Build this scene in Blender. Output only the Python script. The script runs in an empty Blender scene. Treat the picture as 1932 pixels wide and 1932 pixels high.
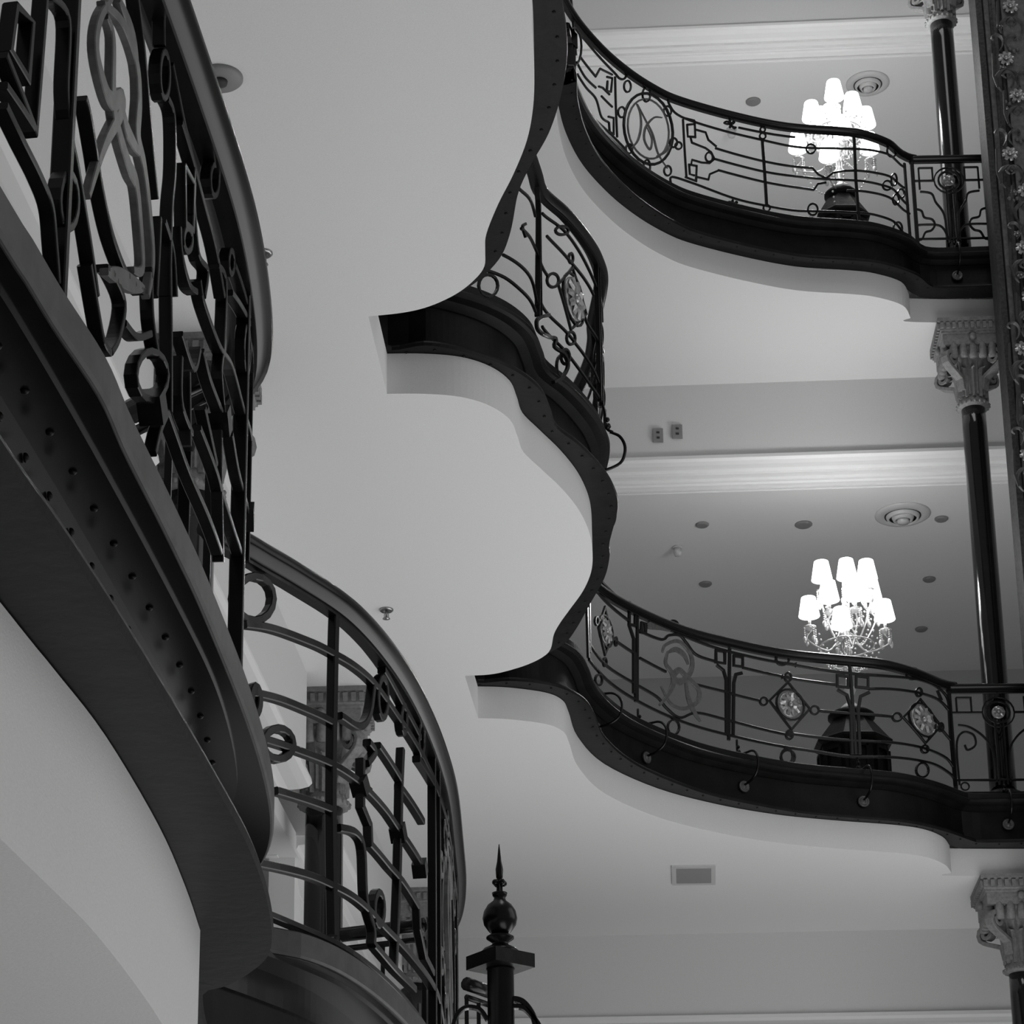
import bpy, math, random
from mathutils import Vector, Matrix, geometry
random.seed(3)
PI = math.pi
SC = bpy.context.scene
COL = SC.collection
EYE = 1.6
# ------------------------------------------------------------------ camera
FPX, TH, CX, CY = 5000.0, math.radians(19.3), 770.0, 1499.0
cam_d = bpy.data.cameras.new('camera')
cam = bpy.data.objects.new('camera', cam_d)
COL.objects.link(cam)
cam.location = (0, 0, EYE)
cam.rotation_euler = (math.radians(90) + TH, 0, 0)
cam_d.sensor_width = 36.0
cam_d.lens = 36.0 * FPX / 1932
cam_d.shift_x = (966 - CX) / 1932
cam_d.shift_y = (CY - 966) / 1932
cam_d.clip_start = 0.05
cam_d.clip_end = 200
SC.camera = cam
# ------------------------------------------------------------------ light
w = bpy.data.worlds.new('atrium_light')
SC.world = w
w.use_nodes = True
w.node_tree.nodes['Background'].inputs[0].default_value = (1, 1, 1, 1)
w.node_tree.nodes['Background'].inputs[1].default_value = 0.13
SC.view_settings.view_transform = 'Standard'
SC.view_settings.look = 'None'
SC.view_settings.gamma = 1
SC.view_settings.use_curve_mapping = False
SC.view_settings.exposure = 0.0

def area(name, loc, rot, sx, sy, power):
    l = bpy.data.lights.new(name, 'AREA')
    l.shape = 'RECTANGLE'; l.size = sx; l.size_y = sy; l.energy = power
    o = bpy.data.objects.new(name, l); COL.objects.link(o)
    o.location = loc; o.rotation_euler = rot
    return o
# daylight of the glazed roof over the well, and the lit ground floor hall sending light back up
area('skylight', (2.5, 9.0, 24.0), (0, 0, 0), 5, 12, 500)
# light of the open well, from the galleries across it
area('well_light', (11.0, 6.0, 9.0), (0, math.radians(90), 0), 10, 9, 230)
area('hall_light', (5.0, 13.5, 0.4), (PI, 0, 0), 9, 12, 600)
area('soffit_fill', (1.6, 3.6, 0.2), (PI, 0, 0), 2.5, 3.0, 40)  # added fill, no lamp stands there; lifts the lowest gallery underside
area('gallery_fill', (2.6, 22.0, 8.3), (PI, 0, 0), 5, 2.5, 8)  # added upward fill for the middle inner ceiling, not a fitting
area('gallery_fill', (2.6, 21.5, 13.0), (PI, 0, 0), 5, 2.0, 34)  # same added fill for the top inner ceiling

# ------------------------------------------------------------------ materials
def mat(name, col, rough=0.6, metal=0.0, spec=0.5, emit=0.0, noise=0.0, nscale=8.0, bump=0.0, bscale=60.0, coat=0.0):
    m = bpy.data.materials.new(name); m.use_nodes = True
    nt = m.node_tree; b = nt.nodes['Principled BSDF']
    b.inputs['Base Color'].default_value = (col, col, col, 1)
    b.inputs['Roughness'].default_value = rough
    b.inputs['Metallic'].default_value = metal
    b.inputs['Specular IOR Level'].default_value = spec
    b.inputs['Coat Weight'].default_value = coat
    if emit:
        b.inputs['Emission Color'].default_value = (1, 1, 1, 1)
        b.inputs['Emission Strength'].default_value = emit
    tc = nt.nodes.new('ShaderNodeTexCoord')
    if noise:
        n = nt.nodes.new('ShaderNodeTexNoise'); n.inputs['Scale'].default_value = nscale
        n.inputs['Detail'].default_value = 6
        nt.links.new(tc.outputs['Object'], n.inputs['Vector'])
        r = nt.nodes.new('ShaderNodeValToRGB')
        lo, hi = col * (1 - noise), min(1, col * (1 + noise))
        r.color_ramp.elements[0].color = (lo, lo, lo, 1); r.color_ramp.elements[0].position = .3
        r.color_ramp.elements[1].color = (hi, hi, hi, 1); r.color_ramp.elements[1].position = .7
        nt.links.new(n.outputs['Fac'], r.inputs['Fac'])
        nt.links.new(r.outputs['Color'], b.inputs['Base Color'])
    if bump:
        n2 = nt.nodes.new('ShaderNodeTexNoise'); n2.inputs['Scale'].default_value = bscale
        n2.inputs['Detail'].default_value = 4
        nt.links.new(tc.outputs['Object'], n2.inputs['Vector'])
        bp = nt.nodes.new('ShaderNodeBump'); bp.inputs['Strength'].default_value = bump
        bp.inputs['Distance'].default_value = 0.01
        nt.links.new(n2.outputs['Fac'], bp.inputs['Height'])
        nt.links.new(bp.outputs['Normal'], b.inputs['Normal'])
    return m
M = dict(
    plaster=mat('white_plaster', .74, .85, spec=.2, noise=.03, nscale=160, bump=.06, bscale=220),
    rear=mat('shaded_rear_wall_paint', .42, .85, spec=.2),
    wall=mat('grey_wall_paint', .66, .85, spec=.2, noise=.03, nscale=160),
    trim=mat('gloss_white_trim', .82, .55, spec=.4),
    iron=mat('black_iron_paint', .005, .24, spec=.32, noise=.3, nscale=30),
    girder=mat('dark_girder_paint', .008, .42, spec=.18, noise=.35, nscale=9, bump=.1, bscale=30),
    edge=mat('grey_painted_edge', .085, .5, spec=.4, noise=.2, nscale=20),
    bronze=mat('dull_bronze', .13, .38, metal=.35, spec=.5, noise=.25, nscale=40),
    rosette=mat('pale_gilt', .42, .32, metal=.6, spec=.6, noise=.3, nscale=60),
    stone=mat('grey_capital_paint', .22, .6, spec=.35, noise=.2, nscale=40, bump=.3, bscale=90),
    shaft=mat('polished_black_marble', .004, .13, spec=.5, noise=.4, nscale=14, coat=.1),
    post=mat('carved_iron_post', .10, .55, spec=.4, noise=.35, nscale=25, bump=.3, bscale=70),
    flange=mat('dark_post_paint', .04, .6, spec=.3, noise=.5, nscale=40, bump=.4, bscale=60),
    shade=mat('lit_lamp_shade', .9, .7, emit=5.0),
    crystal=mat('crystal', .85, .08, spec=1.0, metal=.35),
    glass=mat('glass_stem', .8, .1, metal=.4, spec=1.0),
    wood=mat('dark_carved_wood', .005, .5, spec=.12, noise=.4, nscale=20, bump=.3, bscale=40),
    fixture=mat('fixture_enamel', .55, .45),
    chrome=mat('chrome', .35, .2, metal=.8),
    slot=mat('dark_slot', .03, .7),
    plate=mat('grey_plate', .22, .5),
    floor=mat('stone_floor', .35, .5, noise=.2, nscale=3),
)

# ------------------------------------------------------------------ helpers
def pdir(u, v):
    b = (CY - v) / FPX
    return ((u - CX) / FPX, math.cos(TH) - b * math.sin(TH), math.sin(TH) + b * math.cos(TH))
def at_z(u, v, z):            # point of the horizontal plane z seen there
    d = pdir(u, v); s = (z - EYE) / d[2]
    return (d[0] * s, d[1] * s, z)
def at_y(u, v, y):            # point of the cross plane at depth y
    d = pdir(u, v); s = y / d[1]
    return (d[0] * s, y, EYE + d[2] * s)
def wloc(q):
    w0 = Vector((0, 0, 0))
    while q: w0 = w0 + Vector(q.location); q = q.parent
    return w0
def mesh_obj(name, verts, faces, m, parent=None, smooth=False):
    me = bpy.data.meshes.new(name)
    me.from_pydata([tuple(p) for p in verts], [], faces)
    me.update()
    if smooth:
        for p in me.polygons: p.use_smooth = True
    me.materials.append(M[m] if isinstance(m, str) else m)
    o = bpy.data.objects.new(name, me); COL.objects.link(o)
    if parent:
        o.parent = parent
        w0 = wloc(parent)
        if w0.length: me.transform(Matrix.Translation(-w0))
    return o
def fix_normals(o):
    import bmesh
    bm = bmesh.new(); bm.from_mesh(o.data)
    bmesh.ops.recalc_face_normals(bm, faces=bm.faces)
    bm.to_mesh(o.data); bm.free()
def thing(name, label, cat, loc, group=None):
    o = bpy.data.objects.new(name, None); COL.objects.link(o)
    o.empty_display_size = .1; o.location = loc; o['label'] = label; o['category'] = cat
    if group: o['group'] = group
    return o
def tag(o, label, cat, group=None):
    o['label'] = label; o['category'] = cat
    if group: o['group'] = group
    return o
def struct(o, label=None):
    o['kind'] = 'structure'
    if label: o['label'] = label
    return o
class MB:
    def __init__(s): s.v = []; s.f = []
    def add(s, v, f):
        n = len(s.v); s.v += [tuple(p) for p in v]; s.f += [tuple(i + n for i in q) for q in f]
    def box(s, c, h, ux=(1, 0, 0), uy=(0, 1, 0), uz=(0, 0, 1)):
        c = Vector(c); ux = Vector(ux) * h[0]; uy = Vector(uy) * h[1]; uz = Vector(uz) * h[2]
        p = [c + a * ux + b * uy + d * uz for a in (-1, 1) for b in (-1, 1) for d in (-1, 1)]
        s.add(p, [(0, 1, 3, 2), (4, 6, 7, 5), (0, 4, 5, 1), (2, 3, 7, 6), (0, 2, 6, 4), (1, 5, 7, 3)])
    def lathe(s, prof, c, n=20, sx=1, sy=1, axis=None, ca=True):
        # prof: (r,z); axis: optional (ux,uy,uz) frame
        ux, uy, uz = [Vector(a) for a in (axis or ((1, 0, 0), (0, 1, 0), (0, 0, 1)))]
        c = Vector(c); v = []
        for r, z in prof:
            for k in range(n):
                a = 2 * PI * k / n
                v.append(c + ux * (r * math.cos(a) * sx) + uy * (r * math.sin(a) * sy) + uz * z)
        f = [(i * n + k, i * n + (k + 1) % n, (i + 1) * n + (k + 1) % n, (i + 1) * n + k)
             for i in range(len(prof) - 1) for k in range(n)]
        if ca:
            f.append(tuple(range(n - 1, -1, -1))); m0 = (len(prof) - 1) * n
            f.append(tuple(range(m0, m0 + n)))
        s.add(v, f)
    def ball(s, c, r, n=8, m=5, sz=1):
        prof = [(max(1e-4, r * math.sin(PI * i / m)), -r * sz * math.cos(PI * i / m)) for i in range(m + 1)]
        s.lathe(prof, c, n, ca=False)
    def sweep(s, pts, nrm, sec, closed=False, caps=True):
        # sec: (a,b) : a along in-surface side, b along nrm
        P = [Vector(p) for p in pts]; N = [Vector(n).normalized() for n in nrm]; v = []; k = len(sec); n = len(P)
        for i in range(n):
            if closed: t = P[(i + 1) % n] - P[i - 1]
            else: t = P[min(i + 1, n - 1)] - P[max(i - 1, 0)]
            if t.length < 1e-7: t = Vector((0, 0, 1))
            t.normalize(); nn = N[i] - t * N[i].dot(t)
            if nn.length < 1e-5: nn = t.orthogonal()
            nn.normalize(); sd = t.cross(nn)
            mi = 1.0
            if 0 < i < n - 1 or closed:
                a = (P[i] - P[i - 1]).normalized()
                c = max(.45, a.dot(t)) if (P[i] - P[i - 1]).length > 1e-7 else 1
                mi = 1 / c
            for (x, y) in sec: v.append(P[i] + sd * (x * mi) + nn * y)
        f = []
        for i in range(n if closed else n - 1):
            j = (i + 1) % n
            for q in range(k): f.append((i * k + q, i * k + (q + 1) % k, j * k + (q + 1) % k, j * k + q))
        if not closed and caps:
            f.append(tuple(range(k - 1, -1, -1))); f.append(tuple(range((n - 1) * k, n * k)))
        s.add(v, f)
    def obj(s, name, m, parent=None, smooth=False):
        return mesh_obj(name, s.v, s.f, m, parent, smooth)
def rect(w, d, b=.25):
    a, c = w / 2, d / 2; e = min(a, c) * b
    return [(-a + e, -c), (a - e, -c), (a, -c + e), (a, c - e), (a - e, c), (-a + e, c), (-a, c - e), (-a, -c + e)]
def circ(r, n=8): return [(r * math.cos(2 * PI * k / n), r * math.sin(2 * PI * k / n)) for k in range(n)]
def smooth(P, n=6):           # Catmull-Rom
    P = [tuple(p) for p in P]; out = []
    for i in range(len(P) - 1):
        a = P[i - 1] if i else P[i]; b = P[i]; c = P[i + 1]; d = P[i + 2] if i + 2 < len(P) else c
        for k in range(n):
            t = k / n
            out.append(tuple(.5 * (2 * b[j] + (c[j] - a[j]) * t + (2 * a[j] - 5 * b[j] + 4 * c[j] - d[j]) * t * t
                                   + (3 * b[j] - a[j] - 3 * c[j] + d[j]) * t ** 3) for j in range(len(b))))
    out.append(P[-1]); return out
def resample(P, step):
    L = [0]
    for a, b in zip(P, P[1:]): L.append(L[-1] + math.dist(a, b))
    n = max(2, int(L[-1] / step) + 1); out = []; j = 0
    for k in range(n):
        t = L[-1] * k / (n - 1)
        while j < len(P) - 2 and L[j + 1] < t: j += 1
        q = (t - L[j]) / max(1e-9, L[j + 1] - L[j])
        out.append(tuple(x + (y - x) * q for x, y in zip(P[j], P[j + 1])))
    return out
class Curve:                  # plan curve; opening lies on the right hand of travel (sign=1)
    def __init__(s, P):
        s.P = P; s.L = [0]
        for a, b in zip(P, P[1:]): s.L.append(s.L[-1] + math.dist(a, b))
        s.N = []
        for i in range(len(P)):
            a = P[max(0, i - 1)]; b = P[min(len(P) - 1, i + 1)]
            d = math.hypot(b[0] - a[0], b[1] - a[1]) or 1
            s.N.append(((b[1] - a[1]) / d, -(b[0] - a[0]) / d))
    def off(s, o): return Curve(resample([(p[0] + n[0] * o, p[1] + n[1] * o) for p, n in zip(s.P, s.N)], .04))
    def at(s, t):
        t = min(max(t, 0), s.L[-1]); import bisect
        j = min(max(bisect.bisect_right(s.L, t) - 1, 0), len(s.P) - 2)
        q = (t - s.L[j]) / max(1e-9, s.L[j + 1] - s.L[j])
        p = tuple(a + (b - a) * q for a, b in zip(s.P[j], s.P[j + 1]))
        n = tuple(a + (b - a) * q for a, b in zip(s.N[j], s.N[j + 1]))
        return p, n
    def hit(s, u, v, last=False, lo=None, hi=None):    # sight line on the upright face over the curve -> (s, z)
        d = pdir(u, v); best = None
        for j in range(len(s.P) - 1):
            if lo is not None and s.L[j + 1] < lo: continue
            if hi is not None and s.L[j] > hi: break
            a, b = s.P[j], s.P[j + 1]
            ca = a[0] * d[1] - a[1] * d[0]; cb = b[0] * d[1] - b[1] * d[0]
            if ca * cb <= 0 and ca != cb:
                q = ca / (ca - cb); y = a[1] + (b[1] - a[1]) * q
                best = (s.L[j] + (s.L[j + 1] - s.L[j]) * q, EYE + d[2] * y / d[1])
                if not last: return best
        if best is None:      # beyond a silhouette: closest point
            e = None
            for j in range(len(s.P)):
                if lo is not None and s.L[j] < lo: continue
                if hi is not None and s.L[j] > hi: break
                a = s.P[j]; c = abs(a[0] / a[1] - d[0] / d[1])
                if e is None or c < e[0]: e = (c, j)
            j = e[1]; best = (s.L[j], EYE + d[2] * s.P[j][1] / d[1])
        return best

ZL, ZM, ZT, ZU = 3.45, 8.10, 12.75, 17.40
FL, SO, BB = -.40, -.62, -1.34     # flange edge, soffit, beam underside below each floor

# ------------------------------------------------------------------ plan curves (flange edge), laid out going away from the camera
def plan(px, z): return [at_z(u, v, z)[:2] for u, v in px]
def shift(P, o, taper=0):     # move a plan line sideways towards the opening
    out = []
    for i, p in enumerate(P):
        a = P[max(0, i - 1)]; b = P[min(len(P) - 1, i + 1)]; d = math.hypot(b[0] - a[0], b[1] - a[1]) or 1
        k = o * (min(1, (len(P) - 1 - i) / taper + .25) if taper else 1)
        out.append((p[0] + (b[1] - a[1]) / d * k, p[1] - (b[0] - a[0]) / d * k))
    return out
def plancurve(P): return Curve(resample(smooth(P, 8), .04))
C_NL = [(-.76, 1.2), (-.63, 2.0)] + plan([(0, 850), (100, 990), (200, 1140), (300, 1300), (400, 1468), (468, 1592), (500, 1680), (513, 1755), (505, 1800), (470, 1832), (430, 1855), (380, 1880)], ZL + FL)
C_BL = [(-.44, 5.92), (-.35, 6.10), (-.24, 6.27), (-.10, 6.52), (.02, 6.90), (.11, 7.35), (.18, 7.90), (.215, 8.5), (.235, 9.0), (.225, 9.4), (.17, 9.75), (.05, 10.0), (-.12, 10.15)]
N_E = [(-.05, 10.95), (.2, 11.0), (.5, 11.3), (.8, 12.2), (1.0, 13.2), (.9, 14.2), (.5, 14.75), (.4, 14.8), (.5, 15.4), (1.0, 15.6), (1.6, 16.6), (2.7, 17.7), (3.7, 18.2), (4.1, 18.6), (6.5, 18.4)]
C_L = C_NL + C_BL + N_E
C_M = [(-.5, 3.6), (.1, 3.75), (.45, 4.4), (.50, 5.4), (.32, 6.3), (-.05, 6.72), (-.2, 6.75), (-.18, 7.0), (.05, 7.05), (.35, 7.35), (.50, 7.85)] + \
      plan([(1060, 0), (1068, 60), (1069, 110), (1058, 180), (1035, 250), (1000, 312), (977, 365), (962, 440), (938, 492), (880, 543), (800, 572), (712, 583)], ZM + FL) + \
      shift(plan([(737, 683), (800, 677), (870, 692), (930, 716), (968, 745), (985, 780), (1000, 815), (1045, 850), (1080, 885), (1105, 920), (1116, 960)], ZM + FL), .14) + plan([(1150, 1022)], ZM + FL)
C_M += plan([(1150, 1050), (1140, 1090), (1112, 1140), (1087, 1185), (1062, 1215), (1010, 1242), (960, 1254), (894, 1262)], ZM + FL)
GM = shift(plan([(905, 1302), (960, 1299), (1020, 1306), (1060, 1325), (1080, 1352), (1098, 1392), (1140, 1433), (1200, 1467), (1300, 1505), (1400, 1528), (1500, 1545), (1600, 1554), (1690, 1562), (1750, 1575), (1790, 1600)], ZM + FL), .14)
C_M += [p for p in GM if p[1] < 18.40 or p[0] < 3.8] + [(4.13, 18.43), (4.20, 18.47), (4.36, 18.47), (4.6, 18.455), (5.0, 18.43), (7.0, 18.3)]
GTR = plan([(1045, 130), (1052, 190), (1068, 250), (1100, 310), (1150, 365), (1200, 405), (1250, 435), (1300, 456), (1400, 482), (1500, 501), (1600, 508), (1650, 514), (1700, 530), (1722, 548)], ZT + FL)
GT = shift(plan([(1045, 130), (1052, 190), (1068, 250), (1100, 310), (1150, 365), (1200, 405), (1250, 435), (1300, 456), (1400, 482), (1500, 501), (1600, 508), (1650, 514), (1700, 530), (1727, 556)], ZT + FL), .14)
C_T = [(.3, 14.75), (.42, 15.35), (.75, 15.3), (.98, 15.6)] + [p for p in GT if p[1] < 18.44 or p[0] < 3.8] + [(4.13, 18.48), (4.20, 18.52), (4.36, 18.52), (4.6, 18.505), (5.0, 18.47), (7.0, 18.33)]
# lead-in of the top level: same lobes as below, out of frame
C_T = [(-.2, 10.4), (-.1, 11.1), (.3, 11.2), (.6, 11.6), (.9, 12.3), (1.1, 13.1), (1.08, 13.8), (.85, 14.4), (.55, 14.68)] + C_T
C_LIP = [(-.82, 1.2), (-.68, 2.0)] + plan([(0, 342), (60, 440), (116, 536), (200, 668), (246, 775), (307, 900), (347, 985), (386, 1072), (453, 1241), (490, 1350), (511, 1434), (518, 1497), (511, 1545), (492, 1583), (468, 1604)], ZL) + \
        [(-.44, 5.74), (-.46, 5.85), (-.44, 6.16)] + plan([(510, 1745), (580, 1760), (650, 1790), (720, 1840), (780, 1900)], ZL) + [(.11, 7.5), (.19, 8.0), (.225, 8.5), (.245, 9.0), (.235, 9.4), (.17, 9.75), (.05, 10.0), (-.12, 10.15)] + N_E
KLIP = plancurve(C_LIP)
KL, KM, KT = plancurve(C_L), plancurve(C_M), plancurve(C_T)
# plaster edge set back under the flange
W_M = [(-.5, 3.5), (.05, 3.7), (.3, 4.4), (.35, 5.4), (.2, 6.2), (-.1, 6.6), (-.3, 6.65), (-.28, 7.1), (.0, 7.15), (.3, 7.5)] + \
      plan([(998, -30), (1004, 60), (1008, 130), (1006, 200), (994, 265), (968, 330), (940, 385), (918, 440), (915, 470), (914, 502), (895, 528), (860, 555), (810, 578), (760, 590), (695, 597)], ZM + SO) + \
      plan([(730, 743), (800, 743), (870, 749), (925, 766), (962, 792), (976, 822), (987, 852), (1020, 884), (1060, 922), (1092, 962), (1112, 1005), (1118, 1045), (1115, 1080), (1100, 1115), (1075, 1150), (1057, 1175), (1045, 1197), (1039, 1224), (1025, 1239), (995, 1254), (953, 1267), (920, 1273), (877, 1275)], ZM + SO) + \
      plan([(902, 1355), (960, 1357), (1029, 1366), (1062, 1380), (1074, 1402), (1091, 1447), (1141, 1497), (1242, 1542), (1354, 1571), (1466, 1590), (1580, 1601), (1690, 1609), (1746, 1617), (1782, 1631), (1795, 1647)], ZM + SO) + [(4.0, 18.60), (5.0, 18.60), (7.2, 18.5)]
W_T = [(-.3, 10.4), (-.2, 11.2), (.2, 11.3), (.5, 11.7), (.8, 12.4), (.98, 13.1), (.95, 13.8), (.7, 14.4), (.35, 14.6), (.42, 15.45), (.8, 15.42), (.93, 15.6)] + GTR[:-1] + plan([(1718, 600)], ZT + SO) + [(4.02, 18.68), (5.0, 18.68), (7.2, 18.55)]
W_L = [(-.95, 1.0), (-.78, 2.0)] + plan([(0, 1125), (100, 1250), (200, 1380), (300, 1550), (350, 1665), (378, 1748)], ZL + FL) + [(-.8, 4.98), (-.85, 6.0), (-.55, 6.08), (-.36, 6.3), (-.25, 6.45), (-.12, 6.75), (-.03, 7.2), (.05, 7.9), (.09, 8.5), (.11, 9.0), (.08, 9.5), (-.05, 9.85), (-.25, 10.0)] + [(p[0] - .12, p[1] + .1) for p in N_E]

YB = {0: 20.0, 1: 19.62, 2: 20.3}          # beam face depth at lower, middle and upper storey (x = 4)
def yb(k, x): return YB[k] - .07 * (x - 4)

def ccw_area(P): return sum(a[0] * b[1] - b[0] * a[1] for a, b in zip(P, P[1:] + P[:1]))
def slab(name, W, zt, zb, close, sharp):
    # W smoothed piecewise between the sharp notch corners
    P = []
    segs = []; cur = []
    for i, p in enumerate(W):
        cur.append(p)
        if i in sharp: segs.append(cur); cur = [p]
    segs.append(cur)
    for sg in segs: P += (smooth(sg, 5)[:-1] if len(sg) > 2 else sg[:-1])
    P.append(W[-1])
    poly = P + close
    if ccw_area(poly) < 0: poly = poly[::-1]
    tri = geometry.tessellate_polygon([[Vector((x, y, 0)) for x, y in poly]])
    n = len(poly)
    v = [(x, y, zb) for x, y in poly] + [(x, y, zt) for x, y in poly]
    f = []
    for t in tri:
        a, b, c = [Vector(poly[i]) for i in t]
        up = (b - a).cross(c - a) > 0
        q = t if up else t[::-1]
        f.append(tuple(q[::-1])); f.append(tuple(i + n for i in q))
    f += [(i, (i + 1) % n, (i + 1) % n + n, i + n) for i in range(n)]
    return mesh_obj(name, v, f, 'plaster')
def ni(W, k): return k
iM1 = 10 + 14; iM2 = iM1 + 1; iM3 = iM2 + 22; iM4 = iM3 + 1; iM5 = iM4 + 14
cM = [(7.2, 20.6), (-7, 21.4), (-7, 3.5)]
struct(slab('ceiling', W_M, ZM + FL - .008, ZM + SO, cM, {iM1, iM2, iM3, iM4, len(W_M) - 4}), 'white plaster underside of the middle gallery with lobed edge')
struct(slab('ceiling', W_T, ZT + FL - .008, ZT + SO, [(7.2, 20.2), (-7, 20.9), (-7, 10.4)], {8, 9, len(W_T) - 4}), 'white plaster underside of the upper gallery')
struct(slab('ceiling', W_L, ZL + FL - .008, ZL - .73, [(7.2, 20.8), (-7, 21.4), (-7, 1.0)], {7, 8, 9, 10}), 'white plaster underside of the lower gallery')

def floor_slab(K, z, close, label):
    P = []
    for p, n in zip(K.P[::3], K.N[::3]):
        q = (p[0] - n[0] * .3, p[1] - n[1] * .3)
        if min(math.dist(q, r) for r in K.P) >  .29: P.append(q)
    struct(slab('floor', P, z - .03, z + FL - .004, close, set()), label)
floor_slab(KM, ZM, cM, 'floor slab of the middle gallery'); floor_slab(KT, ZT, [(7.2, 20.2), (-7, 20.9), (-7, 10.4)], 'floor slab of the upper gallery')
floor_slab(KL, ZL, [(7.2, 20.8), (-7, 21.4), (-7, 1.2)], 'floor slab of the lowest gallery')
# ------------------------------------------------------------------ girders
def ring_prof(name, K, prof, z, m, parent, smoothf=False, lo=None, hi=None):
    mb = MB(); P = []; N = []
    for p, n, L in zip(K.P, K.N, K.L):
        if lo is not None and (L < lo or L > hi): continue
        P.append(p); N.append(n)
    k = len(prof); v = []
    for p, n in zip(P, N):
        for o, h in prof: v.append((p[0] + n[0] * o, p[1] + n[1] * o, z + h))
    f = [(i * k + q, i * k + q + 1, (i + 1) * k + q + 1, (i + 1) * k + q) for i in range(len(P) - 1) for q in range(k - 1)]
    f += [(i * k + k - 1, i * k, (i + 1) * k, (i + 1) * k + k - 1) for i in range(len(P) - 1)]
    f.append(tuple(range(k))); f.append(tuple(range((len(P) - 1) * k, len(P) * k))[::-1])
    mb.add(v, f)
    o = mb.obj(name, m, parent, smoothf); fix_normals(o); return o
rivet_me = None
def rivet_at(parent, p, n, z, r, m='girder'):
    global rivet_me
    if rivet_me is None:
        mb = MB(); mb.lathe([(1, 0), (.92, .38), (.65, .65), (.3, .8)], (0, 0, 0), 7)
        rivet_me = mesh_obj('rivet', mb.v, mb.f, m, None, True); me = rivet_me.data
        bpy.data.objects.remove(rivet_me); rivet_me = me
    o = bpy.data.objects.new('rivet', rivet_me); COL.objects.link(o); o.parent = parent
    o.scale = (r, r, r)
    o.rotation_euler = Vector((n[0], n[1], 0)).to_track_quat('Z', 'Y').to_euler()
    o.location = Vector((p[0], p[1], z)) - Vector(parent.location)
    return o
def girder(K, z, label, lo_r=None, single=None, deep=.14):
    P0 = K.P[len(K.P) // 2]
    t = thing('edge_girder', label, 'girder', (P0[0], P0[1], z - .3))
    ring_prof('web', K, [(-deep - .03, -.12), (-deep, -.12), (-deep, -.39), (-deep - .03, -.39)], z, 'girder', t)
    ring_prof('flange', K, [(-.24 if single else -.17, -.375), (0, -.380), (.003, -.39), (0, -.405), (-.24 if single else -.17, -.405)], z, 'girder', t)
    ring_prof('angle', K, [(-deep, -.29), (-deep + .012, -.292), (-deep + .014, -.37), (-deep, -.376)], z, 'girder', t)
    if single == 'L':
        ring_prof('nosing', KLIP, [(-.26, 0), (-.01, 0), (0, -.006), (0, -.062), (-.004, -.068), (-.26, -.068)], z, 'edge', t)
        ring_prof('angle', K, [(-deep - .01, -.065), (-.075, -.065), (-.075, -.080), (-deep + .012, -.082), (-deep + .012, -.16), (-deep - .01, -.16)], z, 'iron', t)  # blacker paint than the girder puts the underside shade into its colour
    if single == 'L': ring_prof('under_plate', KLIP, [(-.24, -.066), (-.008, -.066), (-.008, -.072), (-.24, -.072)], z, 'iron', t)  # thin black sheet standing in for the shade below the nosing
    else: ring_prof('nosing', K, [(-.20, 0), (-.06, 0), (-.05, -.008), (-.052, -.045), (-.036, -.055), (-.03, -.066), (-.034, -.078), (-.05, -.086),
                            (-.09, -.094), (-deep + .01, -.12), (-.20, -.12)], z, 'girder', t, False)
    mb = MB(); s = .06
    while s < K.L[-1]:
        p, n = K.at(s)
        if single == 'L' and p[1] < 6.0:
            if p[1] > 1.6:
                rivet_at(t, (p[0] - n[0] * (deep - .014), p[1] - n[1] * (deep - .014)), n, z - .12, .008)
                rivet_at(t, (p[0] - n[0] * (deep - .014), p[1] - n[1] * (deep - .014)), n, z - .33, .007)
                o = rivet_at(t, (p[0] - n[0] * .12, p[1] - n[1] * .12), n, z - .081, .007); o.rotation_euler = (PI, 0, 0)
        else:
            c = (p[0] - n[0] * .035, p[1] - n[1] * .035, z - .405)
            mb.lathe([(.008, 0), (.007, .004), (.003, .007)], c, 6, axis=((1, 0, 0), (0, 1, 0), (0, 0, -1)))
        s += .16 if p[1] > 6 else .13
    if mb.v:
        o = mb.obj('rivets', 'girder', t); o['kind'] = 'stuff'
    return t
gL = girder(KL, ZL, 'dark riveted iron edge girder of the lowest balcony, big in the left foreground', single='L', deep=.17)
gM = girder(KM, ZM, 'black riveted iron edge girder winding round the middle gallery in two lobes')
gT = girder(KT, ZT, 'black riveted iron edge girder of the topmost gallery, upper right')

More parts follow.
